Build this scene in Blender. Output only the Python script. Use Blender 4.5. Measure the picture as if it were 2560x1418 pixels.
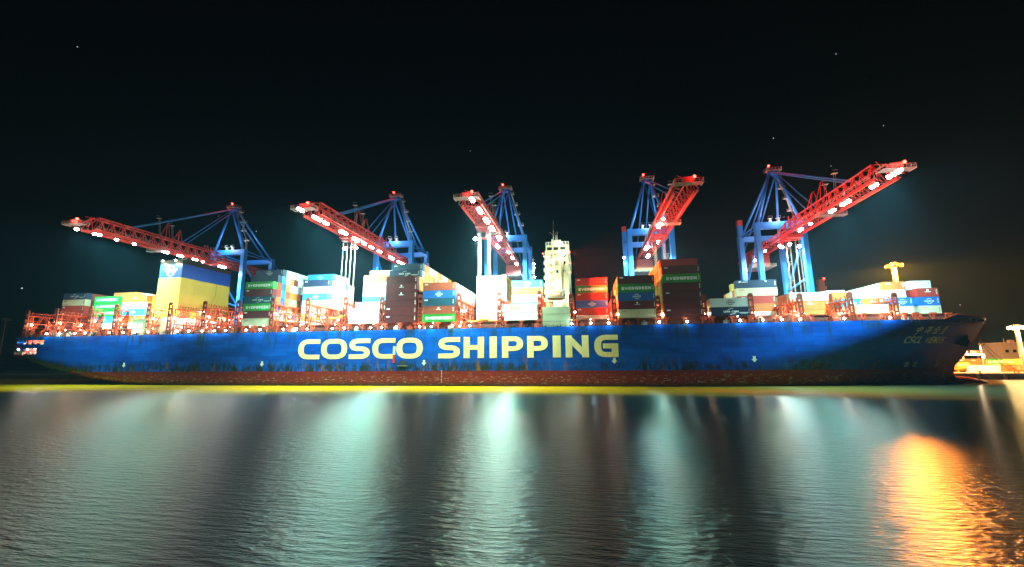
import bpy, math, random
from math import sin, cos, pi, radians
from mathutils import Vector, Matrix
random.seed(7)
SC = bpy.context.scene
for o in list(bpy.data.objects): bpy.data.objects.remove(o)
COL = SC.collection

# ------------------------------------------------------------------ camera
FPX, YAW, PITCH, ROLL, CAMH = 1083.46, .1588, .1749, -.0065, 8.828
_f = Vector((-sin(YAW)*cos(PITCH), cos(YAW)*cos(PITCH), sin(PITCH)))
_r0 = Vector((cos(YAW), sin(YAW), 0)); _u0 = _r0.cross(_f)
_r = _r0*cos(ROLL) + _u0*sin(ROLL); _u = -_r0*sin(ROLL) + _u0*cos(ROLL)
CP = Vector((0, 0, CAMH))
cd = bpy.data.cameras.new('camera'); cam = bpy.data.objects.new('camera', cd); COL.objects.link(cam)
cd.sensor_width = 36; cd.lens = FPX/2560*36; cd.clip_start = .5; cd.clip_end = 12000
cam.matrix_world = Matrix(((_r.x, _u.x, -_f.x, 0), (_r.y, _u.y, -_f.y, 0), (_r.z, _u.z, -_f.z, CAMH), (0, 0, 0, 1)))
SC.camera = cam
def ray(x, y): return _f + _r*((x-1280)/FPX) - _u*((y-709)/FPX)
def atY(x, y, Y): d = ray(x, y); return CP + d*(Y/d.y)
def atZ(x, y, Z): d = ray(x, y); return CP + d*((Z-CAMH)/d.z)

# ------------------------------------------------------------------ night sky
W = bpy.data.worlds.new('World'); SC.world = W; W.use_nodes = True
nt = W.node_tree; nt.nodes.clear()
wo = nt.nodes.new('ShaderNodeOutputWorld'); bg = nt.nodes.new('ShaderNodeBackground')
sky = nt.nodes.new('ShaderNodeTexSky'); sky.sky_type = 'NISHITA'; sky.sun_disc = False
sky.sun_elevation = radians(-3.5); sky.sun_rotation = radians(150); sky.air_density = 1.2; sky.dust_density = 2
tc = nt.nodes.new('ShaderNodeTexCoord'); vo = nt.nodes.new('ShaderNodeTexVoronoi'); vo.inputs['Scale'].default_value = 70
lt = nt.nodes.new('ShaderNodeMath'); lt.operation = 'LESS_THAN'; lt.inputs[1].default_value = .062
gt = nt.nodes.new('ShaderNodeMath'); gt.operation = 'GREATER_THAN'; gt.inputs[1].default_value = .97
mu = nt.nodes.new('ShaderNodeMath'); mu.operation = 'MULTIPLY'
sp = nt.nodes.new('ShaderNodeSeparateColor'); st = nt.nodes.new('ShaderNodeBackground'); ad = nt.nodes.new('ShaderNodeAddShader')
mr = nt.nodes.new('ShaderNodeMath'); mr.operation = 'MULTIPLY'; mr.inputs[1].default_value = 1.1
nt.links.new(tc.outputs['Generated'], vo.inputs['Vector']); nt.links.new(vo.outputs['Distance'], lt.inputs[0])
nt.links.new(vo.outputs['Color'], sp.inputs[0]); nt.links.new(sp.outputs[0], gt.inputs[0])
nt.links.new(lt.outputs[0], mu.inputs[0]); nt.links.new(gt.outputs[0], mu.inputs[1]); nt.links.new(mu.outputs[0], mr.inputs[0])
nt.links.new(mr.outputs[0], st.inputs['Strength']); st.inputs['Color'].default_value = (.8, .9, 1, 1)
nt.links.new(sky.outputs[0], bg.inputs['Color']); bg.inputs['Strength'].default_value = .03
nt.links.new(bg.outputs[0], ad.inputs[0]); nt.links.new(st.outputs[0], ad.inputs[1]); nt.links.new(ad.outputs[0], wo.inputs['Surface'])

SC.view_settings.view_transform = 'Standard'; SC.view_settings.look = 'None'
SC.view_settings.exposure = -.22; SC.view_settings.gamma = 1; SC.view_settings.use_curve_mapping = False
cy = SC.cycles
cy.max_bounces = 4; cy.diffuse_bounces = 2; cy.glossy_bounces = 2; cy.transmission_bounces = 2; cy.volume_bounces = 0
cy.caustics_reflective = False; cy.caustics_refractive = False; cy.use_denoising = True
cy.sample_clamp_indirect = 4; cy.sample_clamp_direct = 0

# ------------------------------------------------------------------ helpers
MATS = {}
def nd(t, k, **kw):
    n = t.nodes.new(k)
    for a, b in kw.items(): setattr(n, a, b)
    return n
def paint(name, col, rough=.5, metal=0, dirt=.25, scale=.35, dark=.45, bump=0, streak=True):
    """painted steel: colour with soft streaky grime of its own shape"""
    if name in MATS: return MATS[name]
    m = bpy.data.materials.new(name); m.use_nodes = True; t = m.node_tree; b = t.nodes['Principled BSDF']
    b.inputs['Roughness'].default_value = rough; b.inputs['Metallic'].default_value = metal
    c = nd(t, 'ShaderNodeTexCoord'); oi = nd(t, 'ShaderNodeObjectInfo'); mp = nd(t, 'ShaderNodeMapping')
    mp.inputs['Scale'].default_value = (1, 1, .22 if streak else 1)
    va = nd(t, 'ShaderNodeVectorMath', operation='ADD'); vs = nd(t, 'ShaderNodeVectorMath', operation='SCALE'); vs.inputs[0].default_value = (37, 91, 53)
    t.links.new(oi.outputs['Random'], vs.inputs['Scale']); t.links.new(c.outputs['Object'], va.inputs[0]); t.links.new(vs.outputs[0], va.inputs[1])
    t.links.new(va.outputs[0], mp.inputs['Vector'])
    n = nd(t, 'ShaderNodeTexNoise'); n.inputs['Scale'].default_value = scale; n.inputs['Detail'].default_value = 8; n.inputs['Roughness'].default_value = .7
    t.links.new(mp.outputs[0], n.inputs['Vector'])
    r = nd(t, 'ShaderNodeMapRange'); r.inputs['From Min'].default_value = .42; r.inputs['From Max'].default_value = .75; r.inputs['To Max'].default_value = dirt
    t.links.new(n.outputs['Fac'], r.inputs['Value'])
    hv = nd(t, 'ShaderNodeHueSaturation'); hv.inputs['Color'].default_value = (*col, 1)
    vr = nd(t, 'ShaderNodeMapRange'); vr.inputs['To Min'].default_value = .82; vr.inputs['To Max'].default_value = 1.15
    t.links.new(oi.outputs['Random'], vr.inputs['Value']); t.links.new(vr.outputs[0], hv.inputs['Value'])
    x = nd(t, 'ShaderNodeMix', data_type='RGBA'); t.links.new(r.outputs[0], x.inputs['Factor'])
    t.links.new(hv.outputs[0], x.inputs['A'])
    x.inputs['B'].default_value = (col[0]*dark+.02, col[1]*dark*.8+.012, col[2]*dark*.7+.008, 1)
    t.links.new(x.outputs['Result'], b.inputs['Base Color'])
    MATS[name] = m; return m
def emis(name, col, s):
    if name in MATS: return MATS[name]
    m = bpy.data.materials.new(name); m.use_nodes = True; b = m.node_tree.nodes['Principled BSDF']
    b.inputs['Base Color'].default_value = (.1, .1, .1, 1)
    b.inputs['Emission Color'].default_value = (*col, 1); b.inputs['Emission Strength'].default_value = s
    MATS[name] = m; return m

class MB:
    def __init__(s): s.v = []; s.f = []
    def add(s, v, f):
        n = len(s.v); s.v += [tuple(p) for p in v]; s.f += [tuple(i+n for i in q) for q in f]; return s
    def box(s, x0, x1, y0, y1, z0, z1):
        return s.add([(x0,y0,z0),(x1,y0,z0),(x1,y1,z0),(x0,y1,z0),(x0,y0,z1),(x1,y0,z1),(x1,y1,z1),(x0,y1,z1)],
                     [(0,3,2,1),(4,5,6,7),(0,1,5,4),(1,2,6,5),(2,3,7,6),(3,0,4,7)])
    def bar(s, p, q, w, h=None):
        h = h or w; p = Vector(p); q = Vector(q); d = (q-p).normalized()
        a = d.cross(Vector((0,0,1)))
        if a.length < 1e-3: a = Vector((1,0,0))
        a.normalize(); b = a.cross(d); a = a*w/2; b = b*h/2
        return s.add([p-a-b,p+a-b,p+a+b,p-a+b,q-a-b,q+a-b,q+a+b,q-a+b],
                     [(0,3,2,1),(4,5,6,7),(0,1,5,4),(1,2,6,5),(2,3,7,6),(3,0,4,7)])
    def tube(s, p, q, r, n=8, r2=None):
        p = Vector(p); q = Vector(q); d = (q-p).normalized(); r2 = r if r2 is None else r2
        a = d.cross(Vector((0,0,1)))
        if a.length < 1e-3: a = Vector((1,0,0))
        a.normalize(); b = a.cross(d)
        v = [p+(a*cos(2*pi*i/n)+b*sin(2*pi*i/n))*r for i in range(n)] + [q+(a*cos(2*pi*i/n)+b*sin(2*pi*i/n))*r2 for i in range(n)]
        return s.add(v, [(i,(i+1)%n,n+(i+1)%n,n+i) for i in range(n)] + [tuple(range(n))[::-1], tuple(range(n,2*n))])
    def path(s, pts, r, n=6):
        for a, b in zip(pts, pts[1:]): s.tube(a, b, r, n)
        return s
    def prism(s, poly, axis, a, b):
        """poly: 2D outline extruded along axis between a and b"""
        n = len(poly)
        def P(u, w, t): return (t,u,w) if axis == 'x' else (u,t,w) if axis == 'y' else (u,w,t)
        return s.add([P(u,w,a) for u,w in poly]+[P(u,w,b) for u,w in poly],
                     [tuple(range(n)), tuple(range(n,2*n))[::-1]] + [(i,n+i,n+(i+1)%n,(i+1)%n) for i in range(n)])
    def sphere(s, c, r, n=10, m=6, sz=1):
        v = []; f = []
        for j in range(m+1):
            t = pi*j/m
            for i in range(n): v.append((c[0]+r*sin(t)*cos(2*pi*i/n), c[1]+r*sin(t)*sin(2*pi*i/n), c[2]+r*sz*cos(t)))
        for j in range(m):
            for i in range(n): f.append((j*n+i, (j+1)*n+i, (j+1)*n+(i+1)%n, j*n+(i+1)%n))
        return s.add(v, f)
    def mesh(s, name='mesh'):
        me = bpy.data.meshes.new(name); me.from_pydata(s.v, [], s.f); me.validate()
        import bmesh
        bm = bmesh.new(); bm.from_mesh(me); bmesh.ops.recalc_face_normals(bm, faces=bm.faces); bm.to_mesh(me); bm.free()
        return me
    def build(s, name, mat, parent=None, loc=None, smooth=False): return put(name, s.mesh(name), mat, parent, loc, smooth)
def put(name, me, mat, parent=None, loc=None, smooth=False):
    """one object; loc in parent space; the material sits on the object so meshes can be shared"""
    if not me.materials: me.materials.append(None)
    if smooth:
        for p in me.polygons: p.use_smooth = True
    o = bpy.data.objects.new(name, me); COL.objects.link(o)
    o.material_slots[0].link = 'OBJECT'; o.material_slots[0].material = mat
    if parent: o.parent = parent
    if loc is not None: o.location = loc
    return o
def tag(o, label=None, cat=None, group=None, kind=None):
    for k, v in (('label', label), ('category', cat), ('group', group), ('kind', kind)):
        if v: o[k] = v
    return o
def empty(name, loc, label, cat, group=None):
    o = bpy.data.objects.new(name, None); COL.objects.link(o); o.location = loc; return tag(o, label, cat, group)
def light(kind, loc, power, col, parent=None, name='lamp_light', radius=.3, angle=150, blend=.6, aim=None):
    d = bpy.data.lights.new(name, kind); d.energy = power*LK; d.color = col; d.shadow_soft_size = radius
    if kind == 'SPOT': d.spot_size = radians(angle); d.spot_blend = blend
    o = bpy.data.objects.new(name, d); COL.objects.link(o); o.location = loc
    if aim is not None: o.rotation_euler = Vector(aim).to_track_quat('-Z', 'Y').to_euler()
    if parent: o.parent = parent
    if name in ('working_light', 'tower_light', 'balcony_light', 'passage_light', 'mooring_deck_light'):
        put('lamp', FIXT, emis('lamp_work', (1, .9, .7), 25), parent, Vector(loc)+Vector((0, 0, .45)))
    return o
FIXT = MB().sphere((0, 0, 0), .16, 8, 5).mesh('lamp')
LK = 2.6

# ------------------------------------------------------------------ stroke lettering
G = {'C': (.95, [('r',(1,1),(0,1),(0,0),(1,0))]), 'O': (1.05, [('c',(0,0),(1,0),(1,1),(0,1))]),
 'S': (.92, [('r',(1,1),(0,1),(0,.5),(1,.5),(1,0),(0,0))]), 'H': (.9, [('s',(0,0),(0,1)),('s',(1,0),(1,1)),('s',(0,.5),(1,.5))]),
 'I': (.3, [('s',(.5,0),(.5,1))]), 'P': (.9, [('s',(0,0),(0,1)),('r',(0,1),(1,1),(1,.4),(0,.4))]),
 'N': (.95, [('s',(0,0),(0,1)),('s',(0,1),(1,0)),('s',(1,0),(1,1))]), 'G': (1., [('r',(1,1),(0,1),(0,0),(1,0)),('s',(1,0),(1,.5)),('s',(1,.5),(.5,.5))]),
 'E': (.85, [('s',(1,1),(0,1),(0,0),(1,0)),('s',(0,.5),(.9,.5))]), 'V': (1., [('s',(0,1),(.5,0)),('s',(.5,0),(1,1))]),
 'R': (.92, [('s',(0,0),(0,1)),('r',(0,1),(1,1),(1,.42),(0,.42)),('s',(.45,.42),(1,0))]), 'L': (.8, [('s',(0,1),(0,0),(1,0))]),
 'U': (.92, [('r',(0,1),(0,0),(1,0),(1,1))]), 'M': (1.15, [('s',(0,0),(0,1)),('s',(0,1),(.5,.25)),('s',(.5,.25),(1,1)),('s',(1,1),(1,0))]),
 'A': (1., [('s',(0,0),(.5,1)),('s',(.5,1),(1,0)),('s',(.22,.34),(.78,.34))]), ' ': (.55, [])}
def fillet(pts, r, closed):
    out = []; n = len(pts)
    for i, p in enumerate(pts):
        if not closed and i in (0, n-1): out.append(Vector(p)); continue
        p = Vector(p); a = Vector(pts[i-1]); b = Vector(pts[(i+1) % n])
        ra = min(r, (a-p).length*.48); rb = min(r, (b-p).length*.48)
        q0 = p+(a-p).normalized()*ra; q1 = p+(b-p).normalized()*rb
        for k in range(6):
            t = k/5; out.append(q0*(1-t)**2 + p*2*t*(1-t) + q1*t*t)
    return out
def stroke(mb, pts, hx, hy, closed, fn, k):
    n = len(pts); L = []; Rr = []
    for i, p in enumerate(pts):
        if closed: d0 = p-pts[i-1]; d1 = pts[(i+1) % n]-p
        else: d0 = p-pts[i-1] if i else pts[1]-p; d1 = pts[i+1]-p if i < n-1 else d0
        d0 = d0.normalized() if d0.length > 1e-6 else d1.normalized(); d1 = d1.normalized() if d1.length > 1e-6 else d0
        n0 = Vector((-d0.y, d0.x)); n1 = Vector((-d1.y, d1.x)); nn = n0+n1
        nn = nn/max(.35, nn.length_squared)*2 if nn.length > 1e-3 else n0
        L.append(p+Vector((nn.x*hx, nn.y*hy))); Rr.append(p-Vector((nn.x*hx, nn.y*hy)))
    v = [fn(q.x, q.y, k) for q in L]+[fn(q.x, q.y, k) for q in Rr]
    m = n if closed else n-1
    mb.add(v, [(i, (i+1) % n, n+(i+1) % n, n+i) for i in range(m)])
def glyph(mb, ch, x, y, w, h, px, py, fn):
    """heavy letter in the box x..x+w, y..y+h; pen half-widths px, py"""
    k = 0
    for s in G[ch][1]:
        P = [Vector((x+px+u*(w-2*px), y+py+v*(h-2*py))) for u, v in s[1:]]
        closed = s[0] == 'c'
        if s[0] in 'rc': P = fillet(P, min(w, h)*.42, closed)
        if not closed:
            for i, j in ((0, 1), (-1, -2)):
                d = (P[i]-P[j]).normalized()
                if min(abs(d.x), abs(d.y)) < .05: P[i] = P[i]+Vector((d.x*px, d.y*py))
        stroke(mb, P, px, py, closed, fn, k); k += 1
def text(mb, word, x, y, h, fn, pen=.1, pw=None, wide=1., gap=.18, slant=0):
    pw = pw or pen*1.15; cx = x
    f2 = (lambda a, b, k: fn(a+(b-y)*slant, b, k)) if slant else fn
    for ch in word:
        w = G[ch][0]*h*wide
        glyph(mb, ch, cx, y, w, h, pw*h, pen*h, f2); cx += w+gap*h
    return cx-gap*h-x
def textw(word, h, wide=1., gap=.18): return sum(G[c][0]*h*wide+gap*h for c in word)-gap*h

# ------------------------------------------------------------------ water
def water_mat():
    m = bpy.data.materials.new('harbour_water'); m.use_nodes = True; t = m.node_tree; b = t.nodes['Principled BSDF']
    c = nd(t, 'ShaderNodeTexCoord'); sx = nd(t, 'ShaderNodeSeparateXYZ'); t.links.new(c.outputs['Object'], sx.inputs[0])
    # floodlit yellow band painted into the water colour along hull and quay, ragged outer edge
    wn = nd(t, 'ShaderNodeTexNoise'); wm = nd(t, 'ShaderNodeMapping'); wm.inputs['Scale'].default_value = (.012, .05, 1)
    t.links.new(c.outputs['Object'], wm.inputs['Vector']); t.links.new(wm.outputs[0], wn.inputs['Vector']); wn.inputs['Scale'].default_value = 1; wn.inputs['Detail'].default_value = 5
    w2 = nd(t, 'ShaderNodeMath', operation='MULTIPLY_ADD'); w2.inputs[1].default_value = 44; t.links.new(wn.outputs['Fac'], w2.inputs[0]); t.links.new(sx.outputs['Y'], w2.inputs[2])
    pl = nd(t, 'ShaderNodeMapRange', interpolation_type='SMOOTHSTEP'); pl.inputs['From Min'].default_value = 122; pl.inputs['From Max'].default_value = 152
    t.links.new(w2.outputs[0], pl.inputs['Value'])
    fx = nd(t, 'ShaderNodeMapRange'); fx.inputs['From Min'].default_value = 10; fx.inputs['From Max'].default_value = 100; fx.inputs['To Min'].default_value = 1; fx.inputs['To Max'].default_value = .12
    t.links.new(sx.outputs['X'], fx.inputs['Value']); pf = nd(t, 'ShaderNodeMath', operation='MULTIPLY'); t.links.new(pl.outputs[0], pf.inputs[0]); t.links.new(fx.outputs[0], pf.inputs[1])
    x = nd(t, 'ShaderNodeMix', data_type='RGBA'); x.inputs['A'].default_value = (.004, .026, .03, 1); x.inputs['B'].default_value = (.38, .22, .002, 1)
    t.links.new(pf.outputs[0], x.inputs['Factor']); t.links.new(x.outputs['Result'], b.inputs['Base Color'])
    b.inputs['IOR'].default_value = 1.38
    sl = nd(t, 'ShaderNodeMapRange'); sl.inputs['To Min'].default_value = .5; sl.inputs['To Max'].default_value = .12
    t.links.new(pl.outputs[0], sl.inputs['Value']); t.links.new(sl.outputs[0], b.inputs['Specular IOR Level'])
    b.inputs['Anisotropic'].default_value = .97; b.inputs['Roughness'].default_value = .30
    tn = nd(t, 'ShaderNodeCombineXYZ'); tn.inputs[1].default_value = 1; t.links.new(tn.outputs[0], b.inputs['Tangent'])
    prev = None
    for sc, st, dist in (((.5, 2.4, 1), 1, .17), ((1.9, 7, 1), 1, .07)):
        mp = nd(t, 'ShaderNodeMapping'); mp.inputs['Scale'].default_value = sc; mp.inputs['Rotation'].default_value = (0, 0, .12)
        n = nd(t, 'ShaderNodeTexNoise'); n.inputs['Scale'].default_value = 1; n.inputs['Detail'].default_value = 3; n.inputs['Distortion'].default_value = 0
        t.links.new(c.outputs['Object'], mp.inputs['Vector']); t.links.new(mp.outputs[0], n.inputs['Vector'])
        bu = nd(t, 'ShaderNodeBump'); bu.inputs['Strength'].default_value = st; bu.inputs['Distance'].default_value = dist
        lee = nd(t, 'ShaderNodeMapRange'); lee.inputs['From Min'].default_value = 25; lee.inputs['From Max'].default_value = 95; lee.inputs['To Min'].default_value = st; lee.inputs['To Max'].default_value = st*.06
        t.links.new(sx.outputs['Y'], lee.inputs['Value']); t.links.new(lee.outputs[0], bu.inputs['Strength'])   # calmer in the lee of the ship
        t.links.new(n.outputs['Fac'], bu.inputs['Height'])
        if prev: t.links.new(prev.outputs[0], bu.inputs['Normal'])
        prev = bu
    t.links.new(prev.outputs[0], b.inputs['Normal'])
    return m
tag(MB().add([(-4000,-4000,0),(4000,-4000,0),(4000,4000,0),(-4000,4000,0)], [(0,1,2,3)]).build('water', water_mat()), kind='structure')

# ------------------------------------------------------------------ quay and far bank
def ground(name, col, sc):
    m = paint(name, col, .85, dirt=.6, scale=sc, streak=False); return m
QZ = 2.2; QY = 204
quay = tag(MB().box(-900, 900, QY, 1500, -2, QZ).build('quay', ground('quay_concrete', (.20, .17, .14), .2)), kind='structure')
M_dark = paint('dark_steel', (.02, .022, .026), .6); M_rub = paint('black_rubber', (.012, .012, .012), .8)
MB().box(-900, 900, QY-.6, QY-.003, QZ-.8, QZ+.25).build('quay_edge_beam', paint('edge_concrete', (.16, .15, .13), .8, dirt=.6), quay)
fm = MB().box(-.6, .6, -.9, 0, -2.6, 0).tube((0,-1.0,-2.4), (0,-1.0,-.2), .35).mesh('fender')
for k in range(14): put('fender', fm, M_rub, quay, (128+k*9, QY-.62, QZ-.1))
tag(MB().prism([(-1300,-1),(-480,-1),(-500,3.5),(-560,8),(-700,9),(-900,7),(-1300,8)], 'y', 380, 460).build('far_bank', ground('bank_earth', (.03, .035, .03), .05)), kind='structure')
tag(MB().prism([(300,-1),(1800,-1),(1800,16),(1200,21),(800,17),(500,12),(330,6)], 'y', 1502, 1600).build('far_hills', ground('hill_earth', (.03, .03, .03), .02)), kind='structure')

# ------------------------------------------------------------------ ship: hull
YC, HB = 175.5, 25.5; WLZ = 5.2
ship = empty('container_ship', (0, YC, 0), 'long blue and red container ship moored along the quay, white lettering on its side', 'ship')
def part(mb, name, mat, parent=ship, smooth=False):
    """mesh written in world coordinates, kept there under the ship"""
    o = mb.build(name, mat, parent, None, smooth)
    p = parent; off = Vector((0,0,0))
    while p: off += p.location; p = p.parent
    o.location = -off; return o
def lerp(x, xs, ys):
    if x <= xs[0]: return ys[0]
    for a, b, c, d in zip(xs, xs[1:], ys, ys[1:]):
        if x <= b: return c+(d-c)*(x-a)/(b-a)
    return ys[-1]
def stem(z): return lerp(z, (-2, 0, 3.1, 6.5, 9.9, 15.4, 21.8), (128.5, 127, 126.4, 127.5, 130.7, 135.2, 139.5))
def keel(x): return lerp(x, (-239, -238, -237, -233.3, -224.4, -211.8, -199, -180), (13, 11.5, 9.8, 6.9, 3.6, 1.5, -.6, -2))
def sheer(x): return lerp(x, (-239, 100, 109.5, 115, 139.5), (19.7, 20.25, 20.3, 22.0, 21.8))
def halfb(x, z):
    t = max(0, min(1, z/20.2)); x0 = 24+66*t; p = 1.75+.75*t; b = HB
    if x > x0: b = HB*max(0, 1-((x-x0)/(stem(z)-x0))**p) if x < stem(z) else 0
    hh = lerp(x, (-239, -225, -205, -150), (6.5, 7, 6, 1.5))
    u = max(0, min(1, (z-keel(x))/hh))
    if x < -150 and u < 1: b *= (max(0, 1-(1-u)**2.2))**.5
    return b
def hull_y(x, z): return YC-halfb(x, z)
def hull_mat():
    m = bpy.data.materials.new('hull_paint'); m.use_nodes = True; t = m.node_tree; b = t.nodes['Principled BSDF']; b.inputs['Roughness'].default_value = .45; b.inputs['Specular IOR Level'].default_value = .2
    g = nd(t, 'ShaderNodeNewGeometry'); s = nd(t, 'ShaderNodeSeparateXYZ'); t.links.new(g.outputs['Position'], s.inputs[0])
    def noise(scale, detail, rough=.6):
        mp = nd(t, 'ShaderNodeMapping'); mp.inputs['Scale'].default_value = scale; n = nd(t, 'ShaderNodeTexNoise')
        n.inputs['Scale'].default_value = 1; n.inputs['Detail'].default_value = detail; n.inputs['Roughness'].default_value = rough
        t.links.new(g.outputs['Position'], mp.inputs['Vector']); t.links.new(mp.outputs[0], n.inputs['Vector']); return n.outputs['Fac']
    def mrange(v, a, bb, c=0, d=1):
        r = nd(t, 'ShaderNodeMapRange'); r.inputs['From Min'].default_value = a; r.inputs['From Max'].default_value = bb
        r.inputs['To Min'].default_value = c; r.inputs['To Max'].default_value = d; t.links.new(v, r.inputs['Value']); return r.outputs[0]
    def mult(a, bb):
        r = nd(t, 'ShaderNodeMath', operation='MULTIPLY'); t.links.new(a, r.inputs[0]); t.links.new(bb, r.inputs[1]); return r.outputs[0]
    def mix(f, a, bb):
        x = nd(t, 'ShaderNodeMix', data_type='RGBA'); t.links.new(f, x.inputs['Factor'])
        for k, v in (('A', a), ('B', bb)):
            if isinstance(v, tuple): x.inputs[k].default_value = (*v, 1)
            else: t.links.new(v, x.inputs[k])
        return x.outputs['Result']
    big = mrange(noise((.035, .035, .09), 6, .65), .3, .7); blue = mix(big, (.001, .035, .24), (.002, .125, .68))
    plate = nd(t, 'ShaderNodeTexBrick'); pm = nd(t, 'ShaderNodeMapping'); pm.inputs['Rotation'].default_value = (radians(-90), 0, 0)
    t.links.new(g.outputs['Position'], pm.inputs['Vector']); t.links.new(pm.outputs[0], plate.inputs['Vector'])
    plate.inputs['Scale'].default_value = 1; plate.inputs['Brick Width'].default_value = 11; plate.inputs['Row Height'].default_value = 1.55; plate.inputs['Mortar Size'].default_value = .035
    plate.inputs['Color1'].default_value = (.66, .68, .72, 1); plate.inputs['Color2'].default_value = (1, 1, 1, 1); plate.inputs['Mortar'].default_value = (.5, .52, .56, 1)
    pmx = nd(t, 'ShaderNodeMix', data_type='RGBA', blend_type='MULTIPLY'); pmx.inputs['Factor'].default_value = 1
    t.links.new(blue, pmx.inputs['A']); t.links.new(plate.outputs['Color'], pmx.inputs['B']); blue = pmx.outputs['Result']
    # grime hanging down from the sheer, and a ragged fouled belt above the boot-top
    runs = mult(mrange(noise((.55, .55, .045), 6, .7), .50, .60), mrange(s.outputs['Z'], 11, 19))
    blue = mix(mult(runs, mrange(noise((.08, .08, .1), 2), .35, .6)), blue, (.012, .035, .03))
    belt = mult(mrange(noise((.75, .75, .22), 7, .75), .44, .54), mult(mrange(s.outputs['Z'], 9.8, 6.8), mrange(noise((.06, .06, .1), 3), .36, .48)))
    blue = mix(belt, blue, (.012, .022, .012))
    rust = mult(mrange(noise((.35, .35, .12), 6, .7), .57, .66), mrange(s.outputs['Z'], 11, 6))
    blue = mix(rust, blue, (.16, .07, .012))
    spots = mult(mrange(noise((.9, .9, .35), 6, .8), .60, .65), mrange(noise((.04, .04, .08), 3), .42, .52)); blue = mix(spots, blue, (.008, .02, .02))
    red = mix(noise((.12, .12, .5), 6), (.085, .008, .006), (.22, .018, .012))
    red = mix(mult(mrange(noise((.5, .5, 2.4), 8, .8), .55, .60), mrange(s.outputs['Z'], 5.2, 2.5)), red, (.35, .32, .26))
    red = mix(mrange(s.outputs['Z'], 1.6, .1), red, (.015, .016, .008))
    edge = nd(t, 'ShaderNodeMath', operation='MULTIPLY_ADD'); edge.inputs[1].default_value = .5; t.links.new(noise((.6, .6, .6), 6, .8), edge.inputs[0]); t.links.new(s.outputs['Z'], edge.inputs[2])
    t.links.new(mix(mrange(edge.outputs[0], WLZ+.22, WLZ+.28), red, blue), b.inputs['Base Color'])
    bu = nd(t, 'ShaderNodeBump'); bu.inputs['Strength'].default_value = .25; bu.inputs['Distance'].default_value = .06
    t.links.new(noise((.16, .16, .7), 3), bu.inputs['Height']); t.links.new(bu.outputs[0], b.inputs['Normal'])
    return m
M_hull = hull_mat()
OPEN = [(-237.2,-232.4,16.6,18.4), (-231.6,-229.5,16.6,18.4), (-229,-223.5,16.6,18.4), (-237.8,-235.6,12.5,14.9), (-235.3,-233.3,12.5,14.9), (-233,-229.9,12.5,14.9), (-229.6,-226.4,12.5,14.9)]
xs = sorted(set([-238.5, -238.2, -237.5, -235, -231, -228, -224, -220, -215, -210, -205, -200, -195, -190, -180, -170, -160, -150] + [o[0] for o in OPEN] + [o[1] for o in OPEN]
     + list(range(-130, 20, 20)) + [24+2*k for k in range(44)] + [111, 112.5, 114, 116, 118, 120, 121.5, 123, 124, 125, 126, 127, 128, 129, 130, 131, 132, 133, 134, 135, 136, 137, 138, 138.8, 139.5]))
zs = [-2, -1, 0, .8, 1.6, 2.4, 3.1, 4, 5.2, 6, 7, 8, 9, 10, 11, 12.5, 13.7, 14.9, 16.6, 17.5, 18.4, 19.4, 99]
def build_hull():
    mb = MB(); nz = len(zs)
    for sgn in (-1, 1):
        base = len(mb.v)
        for x in xs:
            for z in zs:
                zz = sheer(x) if z == 99 else z
                zz = max(zz, keel(x)); xx = min(x, stem(zz)) if x > 100 else x
                mb.v.append((xx, YC+sgn*halfb(xx, zz), zz))
        for i in range(len(xs)-1):
            for j in range(nz-1):
                xm = (xs[i]+xs[i+1])/2; zm = (zs[j]+min(zs[j+1], 20))/2
                if sgn < 0 and any(a < xm < b and c < zm < d for a, b, c, d in OPEN): continue
                q = (base+i*nz+j, base+(i+1)*nz+j, base+(i+1)*nz+j+1, base+i*nz+j+1)
                pts = [Vector(mb.v[k]) for k in q]
                if ((pts[2]-pts[0]).cross(pts[3]-pts[1])).length > 1e-5: mb.f.append(q)
    for j in range(nz-1):                                   # transom
        n = len(xs)*nz; q = (j, j+1, n+j+1, n+j)
        pts = [Vector(mb.v[k]) for k in q]
        if (pts[0]-pts[3]).length > .05 or (pts[1]-pts[2]).length > .05: mb.f.append(q)
    import bmesh
    me = bpy.data.meshes.new('hull'); me.from_pydata(mb.v, [], mb.f)
    bm = bmesh.new(); bm.from_mesh(me); bmesh.ops.remove_doubles(bm, verts=bm.verts, dist=.004)
    bmesh.ops.dissolve_degenerate(bm, edges=bm.edges, dist=.003); bmesh.ops.recalc_face_normals(bm, faces=bm.faces)
    for f in bm.faces: f.smooth = True
    bm.to_mesh(me); bm.free()
    return me
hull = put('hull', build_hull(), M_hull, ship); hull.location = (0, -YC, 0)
M_deck = paint('deck_red', (.16, .03, .018), .7, dirt=.5); M_red = paint('deck_gear_red', (.46, .045, .008), .55, dirt=.3)
M_rail = paint('rail_grey', (.45, .42, .38), .5); M_white = paint('white_paint', (.74, .74, .70), .5, dirt=.25)
dk = MB(); dn = [(x, YC-halfb(x, 20.1)+.15) for x in xs if x < 138.5]
for (x0, y0), (x1, y1) in zip(dn, dn[1:]): dk.add([(x0,y0,19.5),(x1,y1,19.5),(x1,2*YC-y1,19.5),(x0,2*YC-y0,19.5)], [(0,1,2,3)])
part(dk, 'main_deck', M_deck)
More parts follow.
